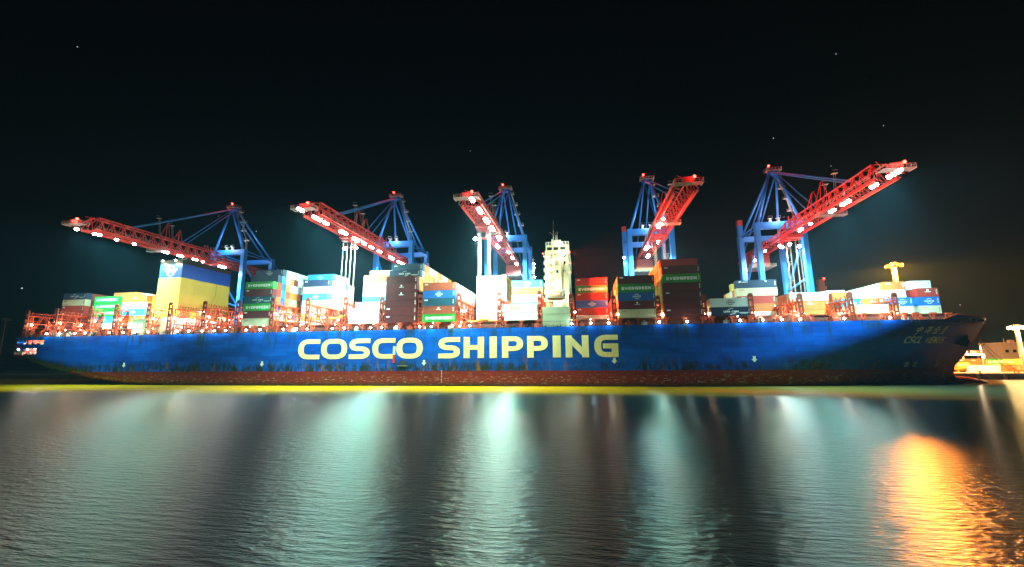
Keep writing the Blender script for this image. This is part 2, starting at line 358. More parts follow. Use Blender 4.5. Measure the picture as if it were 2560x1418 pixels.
# mooring decks behind the stern openings
mi = MB().box(-238.3, -222.5, 153.5, 154, 12.2, 18.8).box(-238.3, -222.5, 150.4, 153.5, 12.0, 12.3).box(-238.3, -222.5, 150.4, 153.5, 15.4, 15.9)
part(mi, 'mooring_deck', M_red)
gear = MB()
for k, x in enumerate((-236.6, -233.6, -230.6, -227.6, -225)):
    gear.tube((x,152.4,15.9), (x,152.4,17.4), .5).box(x-.7, x+.7, 151.6, 153.2, 15.9, 16.5).tube((x,152.4,12.3), (x,152.4,13.7), .5)
part(gear, 'mooring_winch', M_rail)
rl = MB()
for a, b_, c, d in OPEN[3:]:
    for z in (c+.5, c+1.0): rl.tube((a, 150.02, z), (b_, 150.02, z), .05, 5)
    for k in range(4): x = a+(b_-a)*k/3; rl.tube((x, 150.02, c), (x, 150.02, c+1), .05, 5)
part(rl, 'opening_rail', M_rail)
for p in ((-236.2,151.6,15.0),(-231.6,151.6,15.0),(-228,151.6,15.0),(-236,151.6,18.3),(-230.5,151.6,18.3),(-226,151.6,18.3)):
    light('POINT', Vector(p)-ship.location, 260, (1,.9,.75), ship, 'mooring_deck_light', .15)
lm = MB()
for x in (-236.4, -231.6, -228): part(MB().sphere((x, 150.3, 14.6), .28), 'mooring_deck_lamp', emis('lamp_cool', (.9, 1, .95), 60))
# bulbous bow
bb = MB(); n = 14; prof = [(118, 4.2, .3), (124, 3.6, 1.2), (129, 3.1, 1.5), (132.5, 2.6, 1.3), (135.5, 1.8, 1.0), (137.4, 1.0, .6), (138.1, .25, .2)]
for i, (x, r, h) in enumerate(prof):
    for k in range(n): bb.v.append((x, YC+r*.8*cos(2*pi*k/n), -2.0+h+r*.95*sin(2*pi*k/n)+.0))
for i in range(len(prof)-1):
    for k in range(n): bb.f.append((i*n+k, i*n+(k+1) % n, (i+1)*n+(k+1) % n, (i+1)*n+k))
bb.f.append(tuple((len(prof)-1)*n+k for k in range(n)))
part(bb, 'bulbous_bow', M_hull, smooth=True)
# stem bar: pale worn edge
sb = MB()
zz = [6.5, 8, 9.9, 12, 14, 16, 18, 20, 21.7]
for a, b_ in zip(zz, zz[1:]): sb.tube((stem(a)-.05, YC, a), (stem(b_)-.05, YC, b_), .32, 8)
part(sb, 'stem_bar', paint('worn_orange', (.42, .16, .07), .6))
# bulwark band and fairleads at the bow
fl = MB()
for x in (121, 124.5, 128.6, 131):
    z = 20.6; fl.box(x-.5, x+.5, hull_y(x, z)-.25, hull_y(x, z)+.3, z-.35, z+.45)
part(fl, 'fairlead', M_dark)
bw = MB(); px = [110+k*.75 for k in range(39)]
pts = [(x, hull_y(x, min(21.7, sheer(x)-.1)), sheer(x)) for x in px]
for a, b_ in zip(pts, pts[1:]): bw.bar(a, b_, .35, .22)
part(bw, 'bulwark_cap', M_red)

# ---- lettering on the hull
M_let = paint('letter_cream', (.82, .66, .30), .55, dirt=.45)
def onhull(off): return lambda x, z, k: (x, hull_y(x, z)-off-.012*k, z)
name = MB(); LET = [('C',746,800),('O',803,868),('S',873,925),('C',931,988),('O',991,1057),('S',1096,1150),('H',1159,1210),('I',1224,1242),('P',1255,1308),('P',1318,1370),('I',1382,1402),('N',1414,1472),('G',1486,1546)]
for ch, a, b_ in LET:
    xa = atY(a, 872, 150).x; xb = atY(b_, 872, 150).x; l = MB()
    glyph(l, ch, xa, 9.6, xb-xa, 7.4, (1.12 if ch != 'I' else (xb-xa)/2), .84, onhull(.05)); part(l, 'hull_letter', M_let, hull)
def bowp(x, z, k): return (x, hull_y(x, z)-.06-.012*k, z)
x = 99.2
for ch in 'CSCL VENUS':
    if ch != ' ':
        l = MB(); h = 1.95; z0 = 13.3; w = G[ch][0]*h*.8
        glyph(l, ch, x, z0, w, h, .2, .17, lambda a, b_, k: bowp(a+(b_-z0)*.35, b_, k)); part(l, 'hull_letter', M_let, hull)
    x += (G[ch][0] if ch != ' ' else .6)*1.95*.8+.22
CH = [[[(.1,.75),(.1,.4),(.9,.45),(.95,.8),(.1,.75)], [(.62,1.1),(.5,.6),(.35,.1),(.1,-.35)]],
      [[(.1,.95),(.22,.85)],[(0,.65),(.14,.55)],[(0,.1),(.2,.4)],[(.45,1.05),(.35,.8)],[(.42,.85),(1,.95)],[(.45,.68),(.9,.7),(.75,.1),(.5,.1)],[(.45,.68),(.35,.15)],[(.25,.42),(1.05,.45)]],
      [[(.55,1.05),(.3,.7),(0,.45)],[(.55,1.05),(.8,.7),(1.15,.5)],[(.3,.55),(.8,.57)],[(.55,.57),(.5,.08)],[(.2,.32),(.85,.34)],[(-.05,.03),(1.05,.08)]],
      [[(.35,1.02),(.3,.68),(.8,.7),(.88,1.05),(.35,1.02)],[(.33,.86),(.82,.88)],[(.2,.5),(.85,.55)],[(.5,.66),(.45,.05)],[(.25,.28),(.85,.3)],[(-.1,0),(1,.05)]]]
for i, c in enumerate(CH):
    l = MB(); x0 = 102.2+i*3.1; k = 0
    for s in c:
        P = [Vector((x0+u*2.0+(v-.5)*.5, 16.2+v*2.0)) for u, v in s]; stroke(l, P, .13, .13, False, lambda a, b_, kk: bowp(a, b_, kk), k); k += 1
    part(l, 'hull_letter', M_let, hull)
M_mark = paint('mark_white', (.75, .75, .66), .6, dirt=.3)
for pxx, pyy in ((310,913),(655,910),(1060,907),(1536,902),(1886,898)):
    p = atY(pxx, pyy, 150); a = MB(); s = .95
    a.add([(p.x+u*s, hull_y(p.x, p.z+v*s)-.05, p.z+v*s) for u, v in ((-.45,1),(.45,1),(.45,0),(1,0),(0,-1),(-1,0),(-.45,0))], [(0,1,2,6),(5,4,3)])
    part(a, 'tug_arrow', M_mark, hull)
p = atY(986, 866, 150); q = atY(986, 908, 150)
part(MB().box(p.x-.45, p.x+.45, 149.9, 149.96, (p.z+q.z)/2, p.z), 'pilot_mark', M_mark, hull)
part(MB().box(p.x-.45, p.x+.45, 149.9, 149.96, q.z, (p.z+q.z)/2), 'pilot_mark', paint('mark_red', (.55, .02, .02), .6), hull)
p = atY(1007, 908, 150)
part(MB().box(p.x-1, p.x+1, 149.93, 149.99, p.z-.9, p.z+.9), 'pilot_door', M_dark, hull)
part(MB().box(p.x-1.8, p.x+1.8, 149.5, 149.95, p.z-1.05, p.z-.92), 'pilot_door_sill', M_rail, hull)
dm = MB()                                                    # draught scales: little ticks
for X in (atY(1103,940,150).x, 121.5):
    for k in range(9): dm.add([(X+u, hull_y(X, 1.2+k*.5+v)-.06, 1.2+k*.5+v) for u, v in ((0,0),(.28,0),(.28,.22),(0,.22))], [(0,1,2,3)])
part(dm, 'draught_marks', M_mark, hull)
for pxx, pyy in ((2250,912),(2278,912)):                       # thruster symbols
    X = 104.5 if pxx < 2260 else 108; Z = 6.6; a = MB()
    stroke(a, [Vector((X+.75*cos(t), Z+.75*sin(t))) for t in [2*pi*k/16 for k in range(16)]], .09, .09, True, bowp, 0)
    stroke(a, [Vector((X-.5, Z-.5)), Vector((X+.5, Z+.5))], .09, .09, False, bowp, 1); stroke(a, [Vector((X-.5, Z+.5)), Vector((X+.5, Z-.5))], .09, .09, False, bowp, 2)
    part(a, 'thruster_mark', M_mark, hull)
a = MB(); stroke(a, [Vector(t) for t in ((118.2,7.6),(117.3,7.6),(117.3,6.9),(118,6.6),(118,6.1),(117.2,6))], .09, .09, False, bowp, 0); stroke(a, [Vector((118.5,6.9)), Vector((119.1,6.9))], .09, .09, False, bowp, 1)
part(a, 'bulb_mark', M_mark, hull)
# anchor in its recess
ax, az = 124.2, 14.6; ay = hull_y(ax, az)
an = MB().box(ax-2.4, ax+1.8, ay-.35, ay+.4, az-1.6, az+1.9)
an.bar((ax-1.2, ay-.5, az+1.4), (ax+.6, ay-.7, az-2.2), .55).bar((ax+.6, ay-.7, az-2.2), (ax+1.7, ay-.6, az-.4), .5).bar((ax+.6, ay-.7, az-2.2), (ax-1.3, ay-.8, az-1.6), .5).tube((ax-1.2, ay-.5, az+1.4), (ax-2, ay+.1, az+2), .3)
part(an, 'anchor', M_dark)

# ------------------------------------------------------------------ deck edge, hatches, deck lamps
WARM = (1, .72, .42); COOL = (.50, 1, .93); FLOOD = (.40, 1, .95); INNER = (.80, 1, .86); NEUT = (1, .93, .78)
L_cool = emis('lamp_cool', (.9, 1, .95), 60); L_warm = emis('lamp_warm', (1, .75, .4), 60); L_red = emis('lamp_red', (1, .03, .02), 30)
L_orange = emis('lamp_orange', (1, .30, .015), 3.2)
BAYX = [-233, -209, -194.6, -160.2, -145.5, -131.4, -116.7, -101.5, -86.5, -72, -57.4, -42, -27, -2, 12.7, 27.6, 42.2, 57.3, 72, 86.8, 101.5]
for x in BAYX:
    y0 = max(hull_y(x, 20), hull_y(x+13, 20))+2.6
    part(MB().box(x-.4, x+12.8, y0, 2*YC-y0, 19.5, 22.3).box(x-.1, x+12.4, y0-.4, 2*YC-y0+.4, 22.31, 22.62), 'hatch_cover', M_deck)
pm = MB().box(-.25, .25, -.25, .25, 0, 3.0).box(-.8, .8, -.3, .5, 2.55, 3.05).bar((0,.2,.3), (0,1.6,2.5), .2).mesh('stanchion')
for x in BAYX:
    for dx in (.4, 6.1, 11.9):
        y = hull_y(x+dx, 20)+.75
        put('deck_stanchion', pm, M_red, ship, (x+dx, y-YC, 19.5))
vm = MB().box(-.9, .9, -.5, .5, 0, 1.7).tube((0,0,1.7), (0,0,2.3), .35).mesh('vent')
bm_ = MB().tube((-.5,0,0), (-.5,0,.9), .25).tube((.5,0,0), (.5,0,.9), .25).box(-.9, .9, -.35, .35, 0, .15).mesh('bollard')
X = -234
while X < 108:
    if not -15 < X < -4 and random.random() < .75: put(random.choice(('deck_vent', 'deck_locker')), vm, random.choice((M_red, M_red, M_deck, M_rail)), ship, (X, hull_y(X, 20)+1.5-YC, 19.5))
    put('bollard', bm_, M_dark, ship, (X+2.6, hull_y(X+2.6, 20)+.6-YC, 19.6)); X += 5.2
X = -236
while X < 107:
    r = MB(); x1 = min(X+14.5, 107.5); n = 6
    ps = [(X+(x1-X)*k/n, hull_y(X+(x1-X)*k/n, 20)+.12) for k in range(n+1)]
    for z in (20.55, 20.9, 21.3):
        for a, b_ in zip(ps, ps[1:]): r.tube((*a, z), (*b_, z), .035, 5)
    for a in ps: r.tube((*a, 19.6), (*a, 21.3), .055, 5)
    part(r, 'deck_rail', M_deck); X += 14.6
DL = [120, 152, 190, 215, 275, 310, 340, 372, 445, 474, 508, 538, 566, 617, 651, 710, 743, 769, 832, 862, 893, 928, 955, 992, 1050, 1079, 1132, 1150, 1175, 1429, 1477, 1522, 1648, 1718, 1850, 1907, 1954, 2000, 2110, 2225]
lh = MB().box(-.4, .4, .1, .5, -.35, .45).tube((0,.3,-1.4), (0,.3,-.3), .08).mesh('lamp_housing'); ll = MB().sphere((0,0,0), .34).mesh('lens')
for i, px in enumerate(DL):
    p = atY(px, 832-px*.0125, 150); y = hull_y(p.x, 20)
    warm = 130 < px < 420 or px in (1050, 1132, 1150)
    h = put('deck_lamp', lh, M_dark, ship, (p.x, y-.25-YC, 20.95)); put('lens', ll, L_warm if warm else L_cool, h, (0, -.1, 0))
    light('POINT', (p.x, y-.95-YC, 20.95), 300 if px < 1450 else 200, WARM if warm else COOL, ship, 'deck_lamp_light', .2)
    light('POINT', (p.x, y+1.5-YC, 22.0), 260 if warm or px > 1900 else 110 if px < 1250 else 30, WARM, ship, 'passage_light', .2)

# ------------------------------------------------------------------ lashing bridges
LB = [(68,775),(140,770),(226,765),(290,760),(372,757),(426,755),(512,752),(595,750),(682,745),(770,745),(864,741),(955,741),(1051,736),(1147,733),(1248,730),(1349,726),(1428,734),(1535,740),(1645,738),(1760,736),(1877,733),(2000,731),(2125,728),(2238,730)]
M_fin = paint('lashing_fin', (.22, .025, .008), .55, dirt=.3)
def fin_mesh(H):
    m = MB(); H1 = H-.8
    for s in (-1, 1): m.box(s*.62-.17, s*.62+.17, -.25, .25, 0, H1)
    z = 0
    while z < H1-.3: m.box(-.45, .45, -.2, .2, z, z+(1.6 if z == 0 else .75)); z += 2.45
    m.box(-.45, .45, -.2, .2, H1-.5, H1)
    m.prism([(.79*cos(t), H1+.8*sin(t)) for t in [pi*k/8 for k in range(9)]], 'y', -.25, .25)
    return m.mesh('fin')
FIN = {}
bridges = []
for px, py in LB:
    p = atY(px, py+25, 151); x = p.x; y0 = hull_y(x, 20)+.9; y1 = 2*YC-y0; zt = round(atY(px, py, y0).z*2)/2
    lbm = MB(); ys = [y0+1.7] + [y0+1.7+k*(y1-y0-3.4)/8 for k in range(1, 9)]
    T = zt-2.5
    for y in ys:
        for s in (-.65, .65): lbm.box(x+s-.17, x+s+.17, y-.17, y+.17, 19.5, T)
    for z in (T-6.2, T-3.2, T):
        if z < 22: continue
        lbm.box(x-.85, x+.85, y0+.3, y1-.3, z-.35, z-.02)
        lbm.tube((x-.8, y0+.3, z+1), (x-.8, y1-.3, z+1), .05, 5).tube((x+.8, y0+.3, z+1), (x+.8, y1-.3, z+1), .05, 5)
    o = part(lbm, 'lashing_bridge', M_red); bridges.append((o, x, y0, T))
    H = round(zt-20, 1)
    if H not in FIN: FIN[H] = fin_mesh(H)
    for yy in (y0, y1): put('end_post', FIN[H], M_fin, o, (x, yy, 20))
    for s in (-.65, .65):
        for k in (0, 2, 4, 6):
            a, b_ = ys[k], ys[k+1]
            part(MB().bar((x+s, a, 20.4), (x+s, (a+b_)/2+.6, T-.4), .26).bar((x+s, ys[k+2], 20.4), (x+s, (a+b_)/2+1.4, T-.4), .26), 'brace', M_red, o)
    fg = MB(); y = y0+1
    while y < y1: fg.bar((x-.6, y, T), (x-.75, y+.2, T+1.5), .2).bar((x+.6, y, T), (x+.75, y+.2, T+1.5), .2); y += 2.5
    part(fg, 'lashing_post', M_red, o)['kind'] = 'stuff'
    # lamps on the bridge: one by the fin, more further in where the bay is open
    spots = [(y0+1.2, T-3.9)] + ([(y0+9, T-4.2), (y0+20, T-4.2)] if px < 900 or px > 1850 else [(y0+5, T-3.5)])
    for k, (yy, z) in enumerate(spots):
        put('floodlight', ll, L_warm if px > 1300 or px < 400 else L_cool, o, (x+1.15, yy, z))
        pw = 620 if k else 300
        if 1430 < px < 1700: pw *= .8
        light('POINT', (x+1.75, yy, z), pw, WARM if px > 1300 or px < 420 else NEUT, o, 'bridge_light', .3)
        light('POINT', (x-1.75, yy, z), pw, WARM if px > 1300 or px < 420 else NEUT, o, 'bridge_light', .3)

# ------------------------------------------------------------------ superstructure
M_super = paint('super_cream', (.62, .56, .34), .5, dirt=.2); M_grey = paint('super_greengrey', (.34, .37, .26), .55, dirt=.45)
M_glass = paint('dark_glass', (.015, .018, .02), .15, dirt=0); M_brown = paint('panel_brown', (.30, .25, .12), .5)
X0, X1 = -13.4, -4.1
base = part(MB().box(X0, X1+.2, 150.5, 200.5, 19.5, 27.0), 'deckhouse', M_grey)
for z in (22, 24.5): part(MB().box(X0-.05, X1+.25, 150.46, 150.49, z, z+.06), 'plate_seam', M_dark, base)
sup = part(MB().box(X0+3.4, X1, 157, 194, 27.0, 50.0).box(X0+.6, X0+3.4, 158.6, 192.4, 27, 49.2), 'superstructure', M_super)
part(MB().box(X0+3.6, X0+6.7, 155.9, 157, 33.5, 52.2), 'stair_tower', M_super, sup)
for z in (29.8, 32.6, 35.4, 38.2, 41, 43.8, 46.6):
    b_ = part(MB().box(X0+.2, X0+3.4, 156.6, 158.6, z, z+.22), 'balcony', M_super, sup)
    r = MB()
    for zz in (.55, 1.05): r.tube((X0+.25, 156.7, z+zz), (X0+3.4, 156.7, z+zz), .05, 5).tube((X0+.25, 156.7, z+zz), (X0+.25, 158.5, z+zz), .05, 5)
    for k in range(5): r.tube((X0+.25+k*.78, 156.7, z), (X0+.25+k*.78, 156.7, z+1.1), .05, 5)
    part(r, 'balcony_rail', M_white, sup)
    part(MB().box(X0+1.2, X0+2.0, 158.5, 158.58, z+.2, z+2.1), 'door', M_grey, sup)
    light('POINT', Vector((X0+1.4, 157.4, z+2.2))-Vector((0, YC, 0)), 90, NEUT, ship, 'balcony_light', .2)
for pxx, pyy, w, h, m in ((1411,657,.75,1.1,M_glass),(1393,679,.75,1.1,M_glass),(1411,678,.75,1.1,M_glass),(1390,636,1.7,2.2,M_brown),(1392,658,1.5,2.0,M_brown)):
    Yp = 155.9 if pxx < 1400 and w > 1 else 157; Yp = 155.9 if 1385 < pxx < 1400 else 157
    p = atY(pxx, pyy, Yp); f_ = part(MB().box(p.x-w/2-.12, p.x+w/2+.12, Yp-.08, Yp-.003, p.z-h/2-.12, p.z+h/2+.12), 'window', M_white, sup)
    part(MB().box(p.x-w/2, p.x+w/2, Yp-.1, Yp-.083, p.z-h/2, p.z+h/2), 'pane', m, f_)
# navigation bridge with wings, monkey island, mast
nb = part(MB().box(X0+1.2, X1+.3, 155.5, 195.5, 47.3, 50.6).box(X0+3.5, X0+6.8, 155.6, 160, 50.61, 52.4), 'bridge_wing', M_super)
for k in range(3): part(MB().box(X0+1.7+k*2.4, X0+3.5+k*2.4, 155.42, 155.495, 48.6, 49.7), 'window', M_glass, nb)
r = MB()
for z in (51.1, 51.7):
    r.tube((X0+1.2, 155.6, z), (X1+.3, 155.6, z), .06, 5).tube((X1+.3, 155.6, z), (X1+.3, 195.4, z), .06, 5)
for k in range(9): r.tube((X0+1.2+k*1.05, 155.6, 50.6), (X0+1.2+k*1.05, 155.6, 51.7), .06, 5)
part(r, 'bridge_rail', M_white)
mast = MB().tube((-9.5,160,50.6), (-9.5,160,57.5), .22, 8, .12).tube((-9.5,160,57.5), (-9.5,160,61.5), .05, 5).tube((-11,160,56.8), (-9.5,160,55.6), .08, 5).tube((-8,160,57), (-9.5,160,55.6), .08, 5)
mast.box(-8.9, -7.9, 159.6, 160.4, 53, 55.4).bar((-8.4,160,55.6), (-7.8,160,56.6), .25).box(-10.3, -9.7, 159.7, 160.3, 52.4, 54)
part(mast, 'radar_mast', M_rail)
vent = MB().tube((-5.6, 152.5, 33.0), (-5.6, 156.5, 41.0), .12, 6).bar((-5.6,152.4,27), (-5.6,152.4,34), .35).bar((-5.6,152.4,33.5), (-9.6,152.2,31.2), .2).box(-6.4, -4.8, 151.6, 153.2, 27, 28.2)
part(vent, 'provision_crane', paint('crane_cream', (.6, .55, .3), .5))
dav = MB()
for x in (-11.6, -6.2): dav.bar((x,152,27), (x,151.4,32.6), .35).bar((x,151.4,32.6), (x,154.5,33.6), .35)
dav.box(-12.8, -4.6, 151.2, 151.5, 33.0, 33.3); part(dav, 'lifeboat_davit', M_white)
lb = MB(); n = 12; sec = [(-12.1,.15,.3), (-11.4,.75,.8), (-10.4,1.15,1.05), (-8.6,1.3,1.15), (-6.8,1.2,1.1), (-5.9,.95,.95), (-5.3,.3,.4)]
for x, ry, rz in sec:
    for k in range(n): t = 2*pi*k/n; lb.v.append((x, 152.4+ry*cos(t), 30.6+rz*sin(t)*(1 if sin(t) < 0 else 1.1)))
for i in range(len(sec)-1):
    for k in range(n): lb.f.append((i*n+k, i*n+(k+1) % n, (i+1)*n+(k+1) % n, (i+1)*n+k))
lb.f += [tuple(range(n)), tuple((len(sec)-1)*n+k for k in range(n))]
M_boat = paint('boat_brown', (.30, .13, .05), .45)
boat = empty('lifeboat', (-8.7, 152.4, 29.4), 'brown enclosed lifeboat hanging below the davit of the white bridge tower', 'lifeboat')
part(lb, 'boat_hull', M_boat, boat, True); part(MB().box(-12.0, -5.4, 151.02, 153.78, 30.3, 30.5), 'fender_strip', M_rail, boat)
part(MB().box(-7.4, -6.0, 151.7, 153.1, 31.5, 32.2), 'wheelhouse', M_boat, boat)
for pxx, pyy, Yp, pw in ((1403,610,154.6,400),(1408,636,155.6,450)):
    p = atY(pxx, pyy, Yp); h = part(MB().box(p.x-.5, p.x+.5, Yp+.3, Yp+.8, p.z-.4, p.z+.4), 'wall_lamp', M_dark)
    part(MB().sphere((p.x, Yp, p.z), .5), 'lens', L_cool, h); light('POINT', (p.x, Yp-YC-.9, p.z), pw, NEUT, ship, 'wall_light', .4)
for x, z, k in ((-11, 45.5, 300), (-8, 34.5, 550), (-12, 34.5, 500), (-6, 29.5, 450)): light('POINT', (x, 153.8-YC, z), k, NEUT, ship, 'tower_light', .3)
for z, y in ((48.0, 156.5), (44.0, 157.5), (40.5, 157.5)):
    part(MB().sphere((X1+.55, y, z), .22), 'red_lamp', L_red); light('SPOT', (X1+.95, y-YC, z), 160000, (1, .05, .015), ship, 'red_light', .2, 104, 1, (1, .12, -.25))
part(MB().sphere((X0-.1, 157.5, 48), .2), 'red_lamp', L_red); light('SPOT', (X0-.5, 157.5-YC, 48), 9000, (1, .05, .02), ship, 'red_light', .2, 70, .9, (-1, .1, 0))

# ------------------------------------------------------------------ funnel casing
FX0, FX1, FY0, FY1 = -179.3, -168.2, 157, 184.5
M_yel = paint('casing_yellow', (.62, .40, .06), .5, dirt=.3, scale=.12); M_fblue = paint('casing_blue', (.012, .05, .32), .45, dirt=.2); M_soot = paint('soot_black', (.03, .02, .015), .7)
fc = part(MB().prism([(FY0,27.5),(FY1+.2,27.5),(FY1-.8,33),(FY1-1.4,39),(FY1-1.4,44.6),(FY0,44.6)], 'x', FX0, FX1), 'funnel_casing', M_yel)
part(MB().box(FX0, FX1, FY0, FY1-1.4, 44.61, 50.6), 'funnel_band', M_fblue, fc)
part(MB().box(FX0, FX1, FY0, FY1-1.4, 50.61, 52.3), 'funnel_top', M_soot, fc)
part(MB().box(FX0+6, FX1-.3, FY0+2, FY0+9, 52.31, 53.4).box(FX0+2, FX1-2, FY0+12, FY0+22, 52.31, 53.2), 'exhaust_stack', M_soot, fc)
for z in (33.5, 38.5): part(MB().box(FX0-.02, FX1+.03, FY0-.03, FY0-.003, z, z+.05).box(FX1+.003, FX1+.03, FY0, FY1-1.5, z, z+.05), 'plate_seam', M_brown, fc)
part(MB().tube((FX1+.1, 175.4, 44.6), (FX1+.1, 175.4, 39), .06, 5).tube((FX1+.1, 175.4, 39), (FX1+.1, 171.6, 30), .06, 5), 'cable_run', M_brown, fc)
sl = MB()
for k in range(9): sl.box(FX1+.003, FX1+.05, 165+k*.55, 165.3+k*.55, 44.0, 44.5)
part(sl, 'louvre', M_brown, fc)
def cosco_logo(mb, cx, cz, s, fn, two=True):
    def f2(u, v, k): return fn(cx+u*s, cz+v*s, k)
    w = textw('COSCO', .62, 1.05, .12)
    text(mb, 'COSCO', -w/2, -.02 if two else -.31, .62, f2, .13, .15, 1.05, .12)
    if two:
        w = textw('SHIPPING', .3, 1.2, .15); text(mb, 'SHIPPING', -w/2, -.42, .3, f2, .13, .16, 1.2, .15)
    for rx in (1.25, .62):
        for sgn in (1, -1):
            t0 = .70 if sgn > 0 else .52
            P = [Vector((rx*cos(t), (1.28 if two else 1.05)*sgn*sin(t))) for t in [t0+(pi-2*t0)*k/12 for k in range(13)]]
            stroke(mb, P, .07, .07, False, f2, 3)
lg = MB(); cosco_logo(lg, (FX0+FX1)/2+.1, 47.5, 1.75, lambda x, z, k: (x, FY0-.04-.01*k, z)); part(lg, 'funnel_logo', M_mark, fc)
for x in (FX0+2.2, FX1-2.6):
    h = part(MB().box(x-.4, x+.4, FY0-1.4, FY0-.003, 52.0, 52.4), 'funnel_lamp', M_dark, fc); part(MB().sphere((x, FY0-1.1, 51.8), .42), 'lens', L_warm, h)
    light('SPOT', (x, FY0-1.2-YC, 51.2), 2600, WARM, ship, 'funnel_light', .3, 150, .7, (0, .25, -1))
for x in (FX0+.8, FX1-.8):
    part(MB().sphere((x, FY0-1.5, 30.2), .4), 'funnel_lamp', L_warm); light('POINT', (x, FY0-2.3-YC, 30.6), 2600, (1, .62, .2), ship, 'funnel_light', .3)
part(MB().box(FX0-1, FX1+1.5, 156, 186, 19.5, 27.4), 'engine_deckhouse', M_white)
part(MB().box(-181.6, -175.4, 150.6, 156, 19.5, 26.0).box(-182, -175, 150.5, 156.2, 26.01, 26.3), 'gangway_house', M_grey)
for x in (-180.4, -177.6): part(MB().box(x-.8, x+.8, 150.5, 150.58, 20.6, 24.6), 'window', emis('lit_room', (1, .75, .45), 3.0))
for x, y, z, w in ((-165, 154, 26, 3800), (-158, 156, 26, 3000), (-150, 154, 25, 3000), (-140, 154, 25, 3200), (-184, 153, 27, 2500), (-163, 165, 30, 3500), (-148, 168, 27, 3500)):
    light('POINT', (x, y-YC, z), w*.3, NEUT, ship, 'working_light', .4)

# ------------------------------------------------------------------ containers
import numpy as np
PAL = {'maroon': (.12,.013,.018), 'red': (.42,.03,.018), 'rust red': (.30,.06,.03), 'orange': (.52,.15,.03), 'beige': (.58,.50,.34), 'white': (.72,.71,.66),
       'green': (.025,.30,.04), 'blue': (.008,.10,.40), 'navy': (.010,.025,.085), 'teal': (.008,.055,.10), 'cyan': (.025,.28,.50), 'pale green': (.38,.50,.27), 'yellow': (.62,.40,.05), 'grey violet': (.30,.27,.38)}
def cmat(c): return paint('container_'+c.replace(' ', '_'), PAL[c], .5, dirt=.35, scale=.5)
CW, CHT = 2.438, 2.87
CM = {}
def cmesh(L):
    """corrugated box with corner posts and rails; origin at the near lower left corner"""
    if L in CM: return CM[L]
    m = MB(); t = .13; H = CHT
    for x in (0, L-t*1.3):
        for y in (0, CW-t): m.box(x, x+t*1.3, y, y+t, 0, H)
    for y in (0, CW-t):
        for z in (0, H-t): m.box(t*1.3, L-t*1.3, y, y+t, z, z+t)
    for x in (0, L-t):
        for z in (0, H-t): m.box(x, x+t, t, CW-t, z, z+t)
    n = int((L-.4)/.29); w = (L-2*t*1.3)/n; xsn = []
    for i in range(n):
        a = t*1.3+i*w; xsn += [(a, .02), (a+w*.32, .02), (a+w*.5, .085), (a+w*.82, .085)]
    xsn.append((L-t*1.3, .02))
    for s in (0, 1):
        b0 = len(m.v)
        for x, d in xsn:
            y = d if not s else CW-d; m.v += [(x, y, t), (x, y, H-t)]
        m.f += [(b0+2*i, b0+2*i+2, b0+2*i+3, b0+2*i+1) for i in range(len(xsn)-1)]
    m.add([(t,t,H-.03),(L-t,t,H-.03),(L-t,CW-t,H-.03),(t,CW-t,H-.03)], [(0,1,2,3)]); m.add([(t,t,.05),(L-t,t,.05),(L-t,CW-t,.05),(t,CW-t,.05)], [(0,1,2,3)])
    for x in (.05, L-.05): m.add([(x,t,t),(x,CW-t,t),(x,CW-t,H-t),(x,t,H-t)], [(0,1,2,3)])
    CM[L] = m.mesh('container'); return CM[L]
def door_mesh(s):
    m = MB(); x0, x1 = (.0, .035) if s > 0 else (-.035, 0)
    m.box(x0, x1, .16, CW/2-.015, .16, CHT-.16).box(x0, x1, CW/2+.015, CW-.16, .16, CHT-.16)
    for y in (.45, .95, 1.5, 2.0): m.tube((s*.07, y, .12), (s*.07, y, CHT-.12), .03, 5).box(*( (.03,.1) if s > 0 else (-.1,-.03)), y-.07, y+.07, 1.2, 1.35)
    return m.mesh('door')
DOOR = {1: door_mesh(1), -1: door_mesh(-1)}
LT = {}
def side(off=.012): return lambda x, z, k: (x, -off-.004*k, z)
